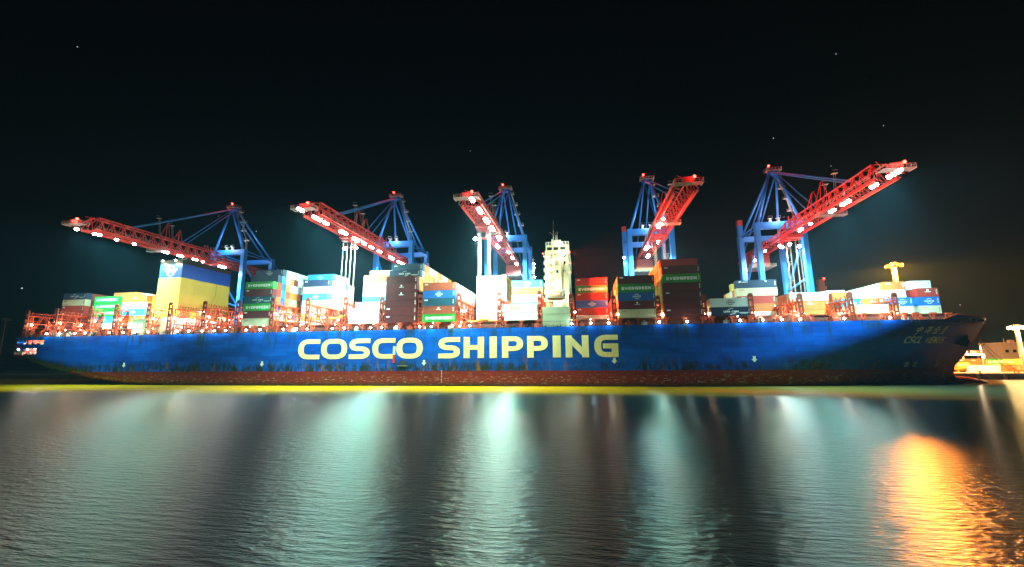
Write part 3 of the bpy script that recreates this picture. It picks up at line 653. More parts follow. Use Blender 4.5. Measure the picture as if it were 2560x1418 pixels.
def lettering(kind, L):
    if (kind, L) in LT: return LT[kind, L]
    m = MB(); f = side(); c = L/2
    if kind == 'E':
        h = 1.05 if L > 8 else .7; w = textw('EVERGREEN', h, 1.0, .14); text(m, 'EVERGREEN', c-w/2, .85, h, f, .13, .16, 1., .14)
    elif kind == 'O': text(m, 'OOCL', .9, 1.95, .38, f, .12, .14, 1.1, .1)
    elif kind == 'OO': text(m, 'OOCL', 2.0, 1.0, .85, f, .13, .15, 1.0, .1)
    elif kind == 'C': cosco_logo(m, c, CHT/2, .78, f, False)
    elif kind == 'M':
        w = textw('CMA CGM', .62, 1.0, .1); text(m, 'CMA CGM', c-w/2, 1.05, .62, f, .1, .12, 1., .1)
        stroke(m, [Vector((c-1+.3*k, 1.95+.42*sin(k*.25))) for k in range(7)], .06, .06, False, f, 0); stroke(m, [Vector((c-.4+.3*k, .45+.3*(1-cos(k*.3)))) for k in range(7)], .06, .06, False, f, 0)
        for j in range(2): m.add([f(c+2.6+j*.2, .95-j*.26, 0), f(c+5.2, .95-j*.26, 0), f(c+5.2, 1.06-j*.26, 0), f(c+2.6+j*.2, 1.06-j*.26, 0)], [(0,1,2,3)])
    elif kind == 'A': text(m, 'APL', .6, 1.9, .5, f, .12, .14, 1., .1)
    elif kind == 'S': m.add([f(.7,2.0,0), f(1.9,2.0,0), f(1.9,2.4,0), f(.7,2.4,0)], [(0,1,2,3)])
    elif kind == 'R':
        m.add([f(.8+u, 2.05+v, 0) for u, v in ((0,.1),(.5,.0),(1.1,.25),(.9,.5),(.4,.55),(.1,.35))], [(0,1,2,3,4,5)])
        text(m, 'CRONOS', 2.0, 2.1, .3, f, .12, .14, 1., .12); m.add([f(9.6+u, 2.0+v, 0) for u, v in ((0,.6),(.5,0),(.8,.2),(.8,.6))], [(0,1,2,3)])
    elif kind == 'T':
        m.add([f(c+.35*cos(2*pi*k/10), 2.15+.35*sin(2*pi*k/10), 0) for k in range(10)], [tuple(range(10))]); m.add([f(c-.9,1.5,0), f(c+.9,1.5,0), f(c+.9,1.68,0), f(c-.9,1.68,0)], [(0,1,2,3)])
    for j in range(4): m.add([f(L-.75+(j % 2)*.08, .9+j*.4, 0), f(L-.35, .9+j*.4, 0), f(L-.35, 1.1+j*.4, 0), f(L-.75+(j % 2)*.08, 1.1+j*.4, 0)], [(0,1,2,3)])   # number block
    LT[kind, L] = m.mesh('lettering'); return LT[kind, L]
WORDS = {'E': 'large white lettering', 'O': 'small red lettering', 'OO': 'large red lettering', 'C': 'white globe logo', 'CB': 'black globe logo', 'M': 'white lettering and arcs', 'A': 'small white lettering', 'S': 'a pale corner patch', 'R': 'white bird logo', 'T': 'white round emblem', '': ''}
L40, L20, L45 = 12.19, 6.06, 13.72
def c(s):
    o = []
    for t in s.split(','):
        t = t.strip(); k = ''
        if ':' in t: t, k = t.split(':')
        o.append((t, k))
    return o
WM = ['orange', 'orange', 'beige', 'white', 'cyan', 'rust red', 'beige', 'maroon', 'white', 'grey violet', 'orange', 'yellow', 'pale green', 'blue']
PALE = ['white', 'white', 'beige', 'white', 'pale green', 'white', 'cyan', 'beige', 'grey violet']
ORG = ['orange', 'yellow', 'beige', 'orange', 'white', 'grey violet', 'yellow']
YEL = ['yellow', 'orange', 'yellow', 'beige', 'yellow', 'green']
# (bay phrase, x, length, [(row list, tiers bottom to top | (count, palette))])
BAYS = [
 ('aftmost bay at the stern', -233, L40, [([4], c('maroon,maroon,red,red:S,beige:O,navy:M')), (range(5, 11), (6, ['maroon', 'red', 'rust red', 'beige', 'blue', 'maroon']))]),
 ('second bay abaft the funnel', -209, L40, [([2], c('white,cyan:C,green:E,green:E,green:E')), ([3, 4], (5, WM)), (range(5, 14), (6, ['orange', 'white', 'orange', 'beige']))]),
 ('bay just abaft the funnel', -194.6, L40, [([2], c('white,orange,cyan:C,white:O,orange:T')), (range(3, 13), (5, ['red', 'beige', 'blue', 'orange', 'beige', 'orange', 'beige']))]),
 ('third bay ahead of the funnel', -131.4, L40, [([0], c('beige:O,maroon:S,green:E,teal:M,maroon:S,green:E')), ([1], c('orange,cyan,blue,orange,red,rust red,navy')), ([2], c('white,white,beige,blue,cyan,blue,cyan,navy:C')), (range(3, 11), (8, WM))]),
 ('fourth bay ahead of the funnel', -116.7, L40, [([6], c('white:S,orange:T,beige:O,pale green,cyan:C,beige:O,navy:S')), ([7], c('white,white,white,white,white,white,white,cyan:C')), (range(8, 12), (8, PALE)), ([12, 13], (7, PALE))]),
 ('low bay abaft the maroon stack', -86.5, L40, [([0, 1], c('white:C,white:C')), ([2, 3], c('white,white,white')), ([4], c('white,white,white,cyan,white,white,orange:S')), ([5], (7, PALE)), (range(6, 12), (8, ['white', 'beige', 'white']))]),
 ('maroon bay', -72, L40, [([0], c('maroon:S,maroon:S,maroon,maroon:T,maroon:T,maroon')), ([1], c('orange,orange,orange,orange,orange,yellow,navy:M')), (range(2, 3), c('white,orange,orange,orange,yellow,orange,grey violet,teal:A')), (range(3, 17), (8, ORG))]),
 ('bay ahead of the maroon stack', -57.4, L40, [([0], c('green:E,rust red:T,teal:S,blue:C,rust red:S')), (range(1, 18), (5, PALE))]),
 ('second bay abaft the bridge tower', -42, L40, [([8], c('beige,white,beige,white,white,white,pale green')), (range(9, 16), (7, ['yellow', 'orange', 'green', 'beige', 'orange', 'yellow']))]),
 ('bay just abaft the bridge tower', -27, L40, [([0, 1], c('white,white:OO')), ([7], c('white,white,cyan:C,white,orange:S,cyan:C')), (range(8, 14), (6, WM))]),
 ('bay just ahead of the bridge tower', -2, L40, [([7], c('white:OO,red:S,blue:C,red:S,green:E,red:S')), (range(8, 14), (6, WM))]),
 ('second bay ahead of the bridge tower', 12.7, L40, [([0], c('beige:O,maroon:T,blue:C,green:E,maroon:S')), (range(1, 15), (5, YEL))]),
 ('third bay ahead of the bridge tower', 27.6, L40, [([0], c('maroon:S,maroon,maroon:S,maroon,green:E,maroon:S')), ([1], c('yellow,orange,yellow,orange,green,yellow,red')), (range(2, 15), (7, YEL))]),
 ('low bay ahead of the bridge tower', 42.2, L40, [([0], c('navy:M,white:CB')), (range(1, 16), (2, WM))]),
 ('fifth bay ahead of the bridge tower', 57.3, L40, [([7], c('white,orange:S,red:S')), (range(8, 14), (4, WM)), ([10], (5, WM))]),
 ('sixth bay ahead of the bridge tower', 72, L40, [([5], c('orange:S,orange:T,white:O')), (range(6, 16), (3, ['white', 'orange', 'beige']))]),
 ('bay behind the bow stacks', 86.8, L40, [([1], c('beige:O')), (range(2, 4), (1, ['white']))]),
 ('aft half of the bay behind the bow stacks', 86.8, L20, [([4, 5], c('white,cyan:C')), (range(6, 16), (3, ['white', 'beige', 'orange']))]),
 ('fore half of the bay behind the bow stacks', 93, L20, [([4, 5], c('white,orange:T')), (range(6, 12), (3, ['white', 'white', 'beige', 'cyan'])), (range(12, 16), (4, ['orange', 'white']))]),
 ('aft bow stack', 101.8, L20, [([4], c('white,blue:C')), ([5], c('white,cyan:C,white,orange:S')), (range(6, 16), (4, ['white', 'white', 'beige', 'pale green', 'white', 'cyan']))]),
 ('fore bow stack', 109.6, L20, [([4], c('beige:O,blue:C,red:T')), ([5], c('white,blue,red,white:O')), (range(6, 15), (4, ['white', 'blue', 'red', 'white']))]),
]
RY = lambda r: 150.75+2.5*r
ZB = 22.66
ALL = []
for bi, (phr, x, L, rows) in enumerate(BAYS):
    for rr, spec in rows:
        for r in rr:
            col = spec if isinstance(spec, list) else [(random.choice(spec[1]), '') for _ in range(spec[0])]
            for t, (cn, k) in enumerate(col):
                ALL.append(dict(bay=phr, x=x, L=L, r=r, t=t, col=cn, k=k, y=RY(r), z=ZB+2.9*t, top=len(col)-1, first=r == min(min(q[0]) for q in rows)))
for t, (cn, k) in enumerate((('beige', 'O'), ('navy', 'R'))):          # the two 45-foot boxes
    ALL.append(dict(bay='fifth bay ahead of the bridge tower', x=56.6, L=L45, r=7, t=3+t, col=cn, k=k, y=RY(7), z=ZB+2.9*(3+t), top=4, first=True))
lo = np.array([(a['x'], a['y'], a['z']) for a in ALL]); hi = lo+np.array([(a['L'], CW, CHT) for a in ALL])
cp = np.array(CP)
def visible(i):
    a, b_ = lo[i]+.05, hi[i]-.05
    S = []
    for u in (.1, .5, .9):
        for v in (.15, .5, .85):
            S += [(a[0]+u*(b_[0]-a[0]), lo[i][1]-.01, a[2]+v*(b_[2]-a[2])), (a[0]+u*(b_[0]-a[0]), a[1]+v*(b_[1]-a[1]), hi[i][2]+.005)]
            xe = hi[i][0]+.01 if lo[i][0] < 0 else lo[i][0]-.01
            S.append((xe, a[1]+u*(b_[1]-a[1]), a[2]+v*(b_[2]-a[2])))
    for s in S:
        d = np.array(s)-cp
        with np.errstate(divide='ignore', invalid='ignore'): t1 = (lo-cp)/d; t2 = (hi-cp)/d
        tn = np.minimum(t1, t2).max(1); tf = np.maximum(t1, t2).min(1)
        if not ((tn < tf) & (tn > 0) & (tn < .9995)).any(): return True
    return False
vis = [visible(i) for i in range(len(ALL))]
vi = sorted([i for i in range(len(ALL)) if vis[i]], key=lambda i: (not ALL[i]['first'], ALL[i]['t'] < ALL[i]['top']-1, ALL[i]['y']))[:300]
vi = set(vi)
ROWN = 'first second third fourth fifth sixth seventh eighth ninth tenth eleventh twelfth thirteenth fourteenth fifteenth sixteenth seventeenth eighteenth nineteenth'.split()
NUM = ['lowest', 'second', 'third', 'fourth', 'fifth', 'sixth', 'seventh', 'eighth']
M_lw = paint('letter_white', (.8, .8, .78), .6, dirt=.1); M_lr = paint('letter_red', (.5, .04, .02), .6, dirt=.1); M_lk = paint('letter_black', (.015, .015, .018), .6, dirt=.1)
hid = {}
def make_container(a, label, group, col=None):
    o = put('shipping_container', cmesh(a['L']), cmat(a['col']), None, (a['x']+random.uniform(-.03, .03), a['y']+random.uniform(-.04, .02), a['z']))
    tag(o, label, 'container', group)
    s = 1 if a['x'] < 0 else -1
    put('door', DOOR[s], cmat(a['col']), o, (a['L']+.001 if s > 0 else -.001, 0, 0))
    k = a['k']
    if k or a.get('first'):
        lm_ = M_lk if k == 'CB' else M_lr if k in ('O', 'OO') else M_lw
        put('lettering', lettering({'CB': 'C', '': 'S' if a['col'] in ('red', 'rust red', 'orange') else 'N'}.get(k, k), a['L']), lm_, o)
    return o
for i, a in enumerate(ALL):
    if i in vi:
        w = WORDS[a['k']]; row = NUM[a['r']] if 0 < a['r'] < 8 else ''
        rw = 'outermost row' if a['first'] else f"{ROWN[a['r']]} row from the water"
        lab = f"{a['col']} container{' with '+w if w else ''}, {NUM[a['t']]} tier, {rw}, {a['bay']}"
        if len(lab.split()) > 16: lab = f"{a['col']} container, {w.split()[-1]+',' if w else ''} {NUM[a['t']]} tier, {rw}, {a['bay']}".replace(', ,', ',').replace(' ,', ',')
        if len(lab.split()) > 16: lab = f"{a['col']} container, {NUM[a['t']]} tier, {rw.replace(' from the water', '')}, {a['bay']}"
        make_container(a, ' '.join(lab.split()), 'containers stacked aboard the ship')
    else: hid.setdefault(a['col'], []).append(a)
hm = MB(); mats = []; midx = []
for cn, l in hid.items():
    mats.append(cmat(cn))
    for a in l: hm.box(a['x'], a['x']+a['L'], a['y'], a['y']+CW, a['z'], a['z']+CHT); midx += [len(mats)-1]*6
me = bpy.data.meshes.new('inner_containers'); me.from_pydata(hm.v, [], hm.f)
for m in mats: me.materials.append(m)
me.polygons.foreach_set('material_index', midx)
o = bpy.data.objects.new('inner_containers', me); COL.objects.link(o); tag(o, 'mass of containers filling the inner rows of the stacks aboard', 'containers', None, 'stuff')
print('CONTAINERS', len(ALL), sum(vis), len(vi))

# ------------------------------------------------------------------ ship-to-shore cranes
M_cb = paint('crane_blue', (.02, .20, .66), .45, dirt=.2, scale=.15); M_cr = paint('crane_red', (.50, .035, .02), .5, dirt=.25); M_stair = paint('stair_grey', (.42, .40, .38), .5)
M_rope = paint('rope_steel', (.30, .29, .26), .4)
BZ, BT, BW, TW = 61.0, 66.2, 3.1, 2.0           # boom: bottom, top, half widths
CRM = {}
def shared(key, fn):
    if key not in CRM: CRM[key] = fn()
    return CRM[key]
def leg_mesh(y, top):
    m = MB(); m.add([(-.85,y-1.1,QZ),(.85,y-1.1,QZ),(.85,y+1.1,QZ),(-.85,y+1.1,QZ),(-1.05,y-1.25,top),(1.05,y-1.25,top),(1.05,y+1.25,top),(-1.05,y+1.25,top)], [(0,3,2,1),(4,5,6,7),(0,1,5,4),(1,2,6,5),(2,3,7,6),(3,0,4,7)])
    return m.mesh('leg')
LEGX, LANDY = 9.6, 22
def stairs_mesh():
    m = MB(); P = [(8.6,2.2,70.5), (7.2,3.4,76), (5.6,2.2,81.5), (4.2,3.4,87), (2.6,2.2,92.5)]
    for a, b_ in zip(P, P[1:]):
        m.bar(a, b_, .9, .25); m.bar(Vector(a)+Vector((0,.45,1.1)), Vector(b_)+Vector((0,.45,1.1)), .1); m.bar(Vector(a)+Vector((0,-.45,1.1)), Vector(b_)+Vector((0,-.45,1.1)), .1)
        x, y, z = b_; m.box(x-1.4, x+1.4, y-.9, y+.9, z-.1, z)
        for dx in (-1.35, 0, 1.35):
            for dy in (-.85, .85): m.tube((x+dx, y+dy, z), (x+dx, y+dy, z+1.1), .05, 5)
        for dy in (-.85, .85): m.tube((x-1.35, y+dy, z+1.1), (x+1.35, y+dy, z+1.1), .05, 5).tube((x-1.35, y+dy, z+.6), (x+1.35, y+dy, z+.6), .05, 5)
    return m.mesh('stairs')
def platform_mesh(w, d):
    m = MB(); k = 0
    while -d+k*.55 < d: m.box(-w, w, -d+k*.55, -d+k*.55+.16, -.12, 0); k += 1
    for s in (-1, 0, 1): m.box(s*w-.1, s*w+.1, -d, d, -.3, -.125)
    for z in (.55, 1.1):
        for s in (-1, 1): m.tube((-w, s*d, z), (w, s*d, z), .05, 5).tube((s*w, -d, z), (s*w, d, z), .05, 5)
    n = max(2, int(w*2/1.2))
    for k in range(n+1):
        for s in (-1, 1): m.tube((-w+2*w*k/n, s*d, 0), (-w+2*w*k/n, s*d, 1.1), .05, 5)
    return m.mesh('platform')
PAN = 4.4
def brace_mesh(kind):
    m = MB()
    if kind in 'LR':
        s = -1 if kind == 'L' else 1
        m.tube((s*BW, 0, BZ), (s*TW, PAN/2, BT), .16, 6).tube((s*TW, PAN/2, BT), (s*BW, PAN, BZ), .16, 6).tube((s*BW, PAN/2, BZ), (s*TW, PAN/2, BT), .12, 6)
    elif kind == 'B': m.tube((-BW, 0, BZ), (BW, PAN, BZ), .12, 6).tube((-BW, PAN, BZ), (BW, PAN, BZ), .14, 6)
    elif kind == 'T': m.tube((-TW, 0, BT), (TW, PAN, BT), .10, 6).tube((-TW, PAN/2, BT), (TW, PAN/2, BT), .10, 6)
    return m.mesh('brace')
flood = MB().prism([(-.36,.1),(.36,.1),(.25,.5),(-.25,.5)], 'y', -.3, .3).bar((0,0,.45), (0,0,.95), .1).mesh('floodlight')
lens = MB().sphere((0,0,0), .5, 12, 8, .8).mesh('lens')
def crane(Xc, desc, lamps, trolleyY, ropes, lowlamps, tower, FLOOD, INNER):
    cr = empty('gantry_crane', (Xc, 206, 0), desc, 'crane', 'quay cranes working over the ship')
    for s in (-1, 1):
        put('leg', shared('wl', lambda: leg_mesh(0, 69.9)), M_cb, cr, (s*LEGX, 0, 0)); put('leg', shared('ll', lambda: leg_mesh(LANDY, 69.4)), M_cb, cr, (s*LEGX, 0, 0))
        put('side_beam', shared('sb', lambda: MB().bar((0,1.3,69.3), (0,LANDY-1.3,68.6), .5).bar((0,1.3,67.2), (0,LANDY-1.3,68.0), .4).mesh('side_beam')), M_cb, cr, (s*LEGX, 0, 0))
        put('diagonal_brace', shared('dg', lambda: MB().tube((0,1,62), (0,LANDY-1.2,41), .5).tube((0,LANDY-1.2,41), (0,1.1,44), .5).mesh('diagonal_brace')), M_cb, cr, (s*LEGX, 0, 0))
        put('sill_beam', shared('sl', lambda: MB().box(-1.3,1.3,-4,LANDY+4,QZ+.003,QZ+2.6).mesh('sill_beam')), M_cb, cr, (s*(LEGX+.01), 0, .0))
        ap = (s*1.6, .2, 93.6)
        put('a_frame_post', shared(('af', s), lambda: MB().tube((s*LEGX*.93,0,69.5), ap, .62, 10, .5).mesh('a_frame_post')), M_cb, cr, smooth=True)
        put('back_stay', shared(('bs', s), lambda: MB().tube((s*LEGX*.9,LANDY,69), (s*1.5,.8,93.3), .5, 10).mesh('back_stay')), M_cb, cr, smooth=True)
        put('back_stay', shared(('bg', s), lambda: MB().tube((s*2.2,LANDY+18,64.5), (s*1.3,1.0,93), .38, 10).mesh('back_stay')), M_cb, cr, smooth=True)
        put('fore_stay', shared(('f1', s), lambda: MB().tube((s*TW,-54,BT), (s*1.4,-.3,93.6), .30, 8).mesh('fore_stay')), M_cb, cr, smooth=True)
        put('fore_stay', shared(('f2', s), lambda: MB().tube((s*TW,-28,BT), (s*1.4,-.3,92.8), .26, 8).mesh('fore_stay')), M_cb, cr, smooth=True)
    put('portal_beam', shared('pb', lambda: MB().box(-LEGX+1.05,LEGX-1.05,-1.15,1.15,66.9,69.8).mesh('portal_beam')), M_cb, cr)
    put('portal_beam', shared('pl', lambda: MB().box(-LEGX+1.05,LEGX-1.05,LANDY-1.1,LANDY+1.1,66.6,69.2).mesh('portal_beam')), M_cb, cr)
    put('apex_head', shared('ah', lambda: MB().box(-2.3,2.3,-.8,1.2,92.9,94.3).mesh('apex_head')), M_cb, cr)
    p = put('apex_platform', shared('p1', lambda: platform_mesh(3.2, 1.8)), M_stair, cr, (0, .2, 94.6))
    put('winch', shared('wn', lambda: MB().box(-1.2,1.4,-.6,.6,0,1.3).tube((1.5,0,0),(1.5,0,2.2),.1).bar((-1.5,0,0),(-1.5,0,2.4),.12).mesh('winch')), M_dark, cr, (0, .2, 94.61))
    put('warning_lamp', shared('wl_', lambda: MB().sphere((0,0,0),.45).mesh('wl')), L_red, cr, (-1.5, .2, 97.2)); light('POINT', (-1.5, -.6, 97.6), 900, (1,.05,.03), cr, 'warning_light', .3)
    light('POINT', (0, -5, 71.5), 2600, (.7,.85,1), cr, 'a_frame_fill', .4); light('POINT', (3, 8, 71.5), 1800, (.7,.85,1), cr, 'a_frame_fill', .4)  # last two: fill lights added to brighten the A-frame from below
    for q in ((0, -5, 70.6), (3, 8, 70.6)): put('a_frame_fill_body', shared('pl_', lambda: MB().box(-.4,.4,-.3,.3,-.3,.3).bar((0,0,-.3),(0,0,-1),.12).mesh('pl')), M_dark, cr, q)  # small bodies added under the A-frame fill lights
    put('access_stairs', shared('st', stairs_mesh), M_stair, cr)
    for x, y in ((-3, 1.6), (.5, 1.6)): put('sheave_tower', shared('sh', lambda: MB().box(-.5,.5,-.4,.4,0,2.2).box(-.9,.9,-.7,.7,2.2,2.4).tube((-.9,-.7,3.3),(.9,-.7,3.3),.05,5).tube((-.9,-.7,2.4),(-.9,-.7,3.3),.05,5).tube((.9,-.7,2.4),(.9,-.7,3.3),.05,5).mesh('sheave')), M_stair, cr, (x, y, 69.85))
    # boom: chords and lattice, then the lower girder reaching back over the quay
    n0, n1 = -69.6, -69.6+PAN*14
    bo = put('boom', shared('bm', lambda: MB().box(-BW-.25,-BW+.25,n0,46,BZ-.75,BZ-.26).box(BW-.25,BW+.25,n0,46,BZ-.75,BZ-.26).box(BW+.3,BW+1.1,n0,0,BZ-.1,BZ).mesh('boom')), M_cr, cr)
    for s in (-1, 1):
        put('chord', shared(('cb', s), lambda: MB().box(s*BW-.24,s*BW+.24,n0,46,BZ-.25,BZ+.25).mesh('chord')), M_cr, bo)
        put('chord', shared(('ct', s), lambda: MB().tube((s*TW,n0+PAN/2,BT),(s*TW,n1-PAN/2,BT),.26,8).tube((s*TW,n1-PAN/2,BT),(s*TW*1.2,n1+5,BZ+2.6),.26,8).tube((s*TW*1.2,n1+5,BZ+2.6),(s*TW*1.2,45,BZ+2.6),.22,8)
            .tube((s*TW,n0+PAN/2,BT),(s*BW,n0-2.6,BZ),.22,8).mesh('chord')), M_cr, bo)
        put('boom_rail', shared(('br', s), lambda: MB().tube((s*(BW+1.05),n0,BZ+1),(s*(BW+1.05),0,BZ+1),.05,5).tube((s*(BW+1.05),n0,BZ+.5),(s*(BW+1.05),0,BZ+.5),.05,5).mesh('rail')), M_stair, bo)
    for k in range(14):
        for kind in 'LRBT': put('brace', shared(('b', kind), lambda: brace_mesh(kind)), M_cr, bo, (0, n0+k*PAN, 0))
    lowb = lambda: MB().tube((-BW,0,BZ),(-TW*1.2,PAN/2,BZ+2.6),.14,6).tube((-TW*1.2,PAN/2,BZ+2.6),(-BW,PAN,BZ),.14,6).tube((BW,0,BZ),(TW*1.2,PAN/2,BZ+2.6),.14,6).tube((TW*1.2,PAN/2,BZ+2.6),(BW,PAN,BZ),.14,6).tube((-BW,0,BZ),(BW,PAN,BZ),.12,6).tube((-TW*1.2,PAN/2,BZ+2.6),(TW*1.2,PAN/2,BZ+2.6),.12,6).mesh('brace')
    for k in range(12): put('brace', shared('lb', lowb), M_cr, bo, (0, n1+k*PAN, 0))
    put('tip_platform', shared('tp', lambda: platform_mesh(4.2, 1.6)), M_stair, cr, (0, n0-4.2, BZ+.6)); put('tip_box', shared('tb', lambda: MB().box(-1.6,1.6,-.8,.8,0,1.9).mesh('tip')), M_cr, cr, (0, n0-4.2, BZ+.61))
    put('warning_lamp', CRM['wl_'], L_red, cr, (1.8, n0-5.2, BZ+2.4)); light('POINT', (1.8, n0-6, BZ+2.8), 500, (1,.05,.03), cr, 'warning_light', .3)
    put('service_platform', shared('sp', lambda: platform_mesh(4.6, 1.5)), M_stair, cr, (0, -40, BZ-1.6))
    for y, h in ((-37, 7), (-30.5, 5.5)):
        put('latch_frame', shared(('lf', h), lambda: MB().tube((-TW,-1.6,0),(-.4,0,h),.18,6).tube((-TW,1.6,0),(-.4,0,h),.18,6).tube((TW,0,0),(.4,0,h),.18,6).tube((-.4,0,h),(.4,0,h+.6),.2,6).mesh('latch_frame')), M_cr, cr, (0, y, BT))
        put('boom_ladder', shared(('ld', h), lambda: MB().bar((0,0,0),(0,-1.2,h+1),.12).bar((.6,0,0),(.6,-1.2,h+1),.12).box(-.6,1.2,-2,-.6,h+.9,h+1).tube((-.6,-2,h+2),(1.2,-2,h+2),.05,5).mesh('boom_ladder')), M_stair, cr, (1.2, y-4.5, BT))
    for y in (-15, -11): put('latch_frame', shared('lf2', lambda: MB().tube((-1,-.8,0),(-.8,0,3.2),.14,6).tube((-1,.8,0),(-.8,0,3.2),.14,6).tube((1,-.8,0),(.8,0,3.2),.14,6).tube((1,.8,0),(.8,0,3.2),.14,6).mesh('latch_frame')), M_cr, cr, (0, y, BT-.5))
    mh = put('machinery_house', shared('mh', lambda: MB().box(-4.2,4.2,24,34,54.5,60.1).box(-4.6,4.6,23.6,34.4,60.11,60.3).mesh('machinery_house')), M_cr, cr)
    put('house_platform', shared('hp', lambda: platform_mesh(6.2, 7)), M_stair, mh, (0, 29, 54.2))
    put('lift_shaft', shared('ls', lambda: MB().box(-1.1,1.1,-1.1,1.1,QZ,74.4).mesh('lift_shaft')), M_cb, cr, (-LEGX-.4, LANDY-2.6, 0)) if tower else None
    if tower: put('shaft_cap', shared('sc', lambda: MB().box(-1.15,1.15,-1.15,1.15,74.41,77.2).mesh('cap')), M_cr, cr, (-LEGX-.4, LANDY-2.6, 0))
    zz = MB(); z = 20
    # zigzag stair tower on the right landside leg
    st_ = lambda: (lambda m: [m.bar((0, (0 if k % 2 else 3), 18+k*4), (0, (3 if k % 2 else 0), 22+k*4), .8, .2).box(-.8,.8,(2.6 if k % 2 else -1.2),(4.2 if k % 2 else .4),22+k*4,22.1+k*4).tube((-.8,(4.2 if k % 2 else -1.2),23.1+k*4),(.8,(4.2 if k % 2 else -1.2),23.1+k*4),.06,5) for k in range(11)] and m)(MB()).mesh('leg_stairs')
    put('leg_stairs', shared('ls2', st_), M_stair, cr, (LEGX+1.7, LANDY-2, 0))
    tr = put('trolley', shared('tr', lambda: MB().box(-3.0,3.0,-3.2,3.2,BZ-2.0,BZ-.8).box(-2.2,-.2,3.3,6.2,BZ-4.6,BZ-1.2).box(-3.1,3.1,-.4,.4,BZ-2.4,BZ-2.01).mesh('trolley')), M_cr, cr, (0, trolleyY-206, 0))
    put('cab_window', shared('cw', lambda: MB().box(-2.1,-.3,3.25,3.297,BZ-4.3,BZ-2.4).mesh('cab')), M_glass, tr)
    if ropes:
        for x in (-2, -1.7, 1.7, 2):
            for y in (-1.6, 1.6): put('hoist_rope', shared(('rp', ropes), lambda: MB().tube((0,0,ropes),(0,0,BZ-2.2),.07,6).mesh('rope')), M_rope, cr, (x, trolleyY-206+y, 0))
        put('spreader', shared('spd', lambda: MB().box(-6,6,-.4,.4,0,.5).box(-6.1,-5.6,-1.2,1.2,-.25,.4).box(5.6,6.1,-1.2,1.2,-.25,.4).box(-1.8,1.8,-1.2,1.2,.51,1.2).mesh('spreader')), paint('spreader_yellow', (.55,.38,.03), .5), cr, (0, trolleyY-206, ropes-1))
    SPILL = [FLOOD, (.22, 1, .80), (1, .86, .55), (.25, .85, 1), (.35, 1, .5)]
    for k_, (px, py, pw) in enumerate(lamps):
        P = atZ(px, py, BZ-.9)
        if P.y > 206+40 or P.y < 125: continue
        out_ = P.y < 152
        s = 1 if P.x > Xc else -1; loc = Vector((s*(BW-.1) if abs(P.x-Xc) > 1.2 else 0, P.y-206, BZ-1.9))
        for dy in ((-1.7, 0, 1.7) if pw >= 40 else (-.9, .9) if pw >= 24 else (0,)):
            fl_ = put('floodlight', flood, M_cr, cr, loc+Vector((0, dy, 0))); fl_.scale = (1.05+pw/110,)*3; put('lens', lens, L_cool, fl_, (0, 0, -.05))
        light('SPOT', loc+Vector((0,0,-.5-pw/38)), pw*(2400 if out_ else 1750), FLOOD if out_ else INNER, cr, 'floodlight_beam', .6, 112 if out_ else 108, 1, (0, .6 if out_ else .12, -1))
        light('SPOT', loc+Vector((0,0,-.5-pw/38)), pw*260, SPILL[k_ % 5], cr, 'floodlight_spill', .6, 176, .12, (0, 0, -1))
        light('POINT', loc+Vector((-s*2, 0, 3.2)), min(pw, 30)*4, NEUT, cr, 'boom_fill', .3)  # fill light added inside the truss to brighten the boom, no fixture
    for dx, y, z, pw in lowlamps:
        fl_ = put('floodlight', flood, M_cr, cr, (dx, y-206, z)); fl_.scale = (1+pw/60,)*3; put('lens', lens, L_cool, fl_, (0, 0, -.05))
        light('SPOT', (dx, y-206, z-.5-pw/38), pw*850, FLOOD, cr, 'floodlight_beam', .6, 152, 1, (0, .02, -1))
    return cr
CRANES = [
 (-192, 'gantry crane at the stern, boom passing behind the yellow funnel casing', [(185,538,30),(202,547,12),(250,563,20),(294,577,30),(341,590,20),(380,602,20),(453,623,24),(484,633,24),(515,643,24),(537,648,14),(562,662,50)], 190, 0, [(3, 232, 53.5, 40)], False, (.34, 1, .95), (.80, 1, .86)),
 (-95, 'gantry crane over the empty bay with long hoist ropes, above the white containers', [(782,515,30),(814,538,50),(835,550,30),(860,575,60),(890,592,60),(927,602,26),(945,612,26),(962,623,26),(978,640,40),(1003,650,26),(1016,655,26)], 163, 27, [(-5, 168, 57, 40), (0, 168, 57, 40), (11.5, 228, 58, 26), (11.5, 230, 52, 20)], False, (.50, 1, .90), (1, .97, .85)),
 (-36, 'gantry crane just abaft the bridge tower, brightly lit boom over white stacks', [(1178,492,30),(1195,520,50),(1210,545,60),(1225,565,60),(1238,590,40),(1250,610,40),(1262,625,34),(1275,640,30),(1288,655,30)], 158, 24, [(-5, 164, 57, 40), (5, 164, 57, 30), (11.5, 228, 60, 26), (11.5, 229, 53, 22)], False, (.62, 1, .78), (1, .98, .80)),
 (33.5, 'gantry crane ahead of the bridge tower, boom lit orange beside a red capped shaft', [(1663,540,12),(1648,557,40),(1640,600,70),(1620,615,50),(1617,635,50),(1600,655,50)], 185, 30, [(-4, 190, 57, 45), (-11, 222, 60, 12)], True, (.42, 1, .86), (.7, 1, .9)),
 (90, 'foremost gantry crane, long orange boom and red capped shaft above the bow containers', [(2213,428,40),(2200,420,16),(2175,457,24),(2108,500,40),(2080,520,24),(2027,553,16),(2005,568,24),(1950,607,50),(1965,608,50),(1920,622,18)], 196, 26, [(-4, 197, 56, 30), (3, 197, 56, 30), (-6, 222, 56, 30)], True, (.42, .98, 1), (.75, 1, .92)),
]
for c_ in CRANES: crane(*c_)

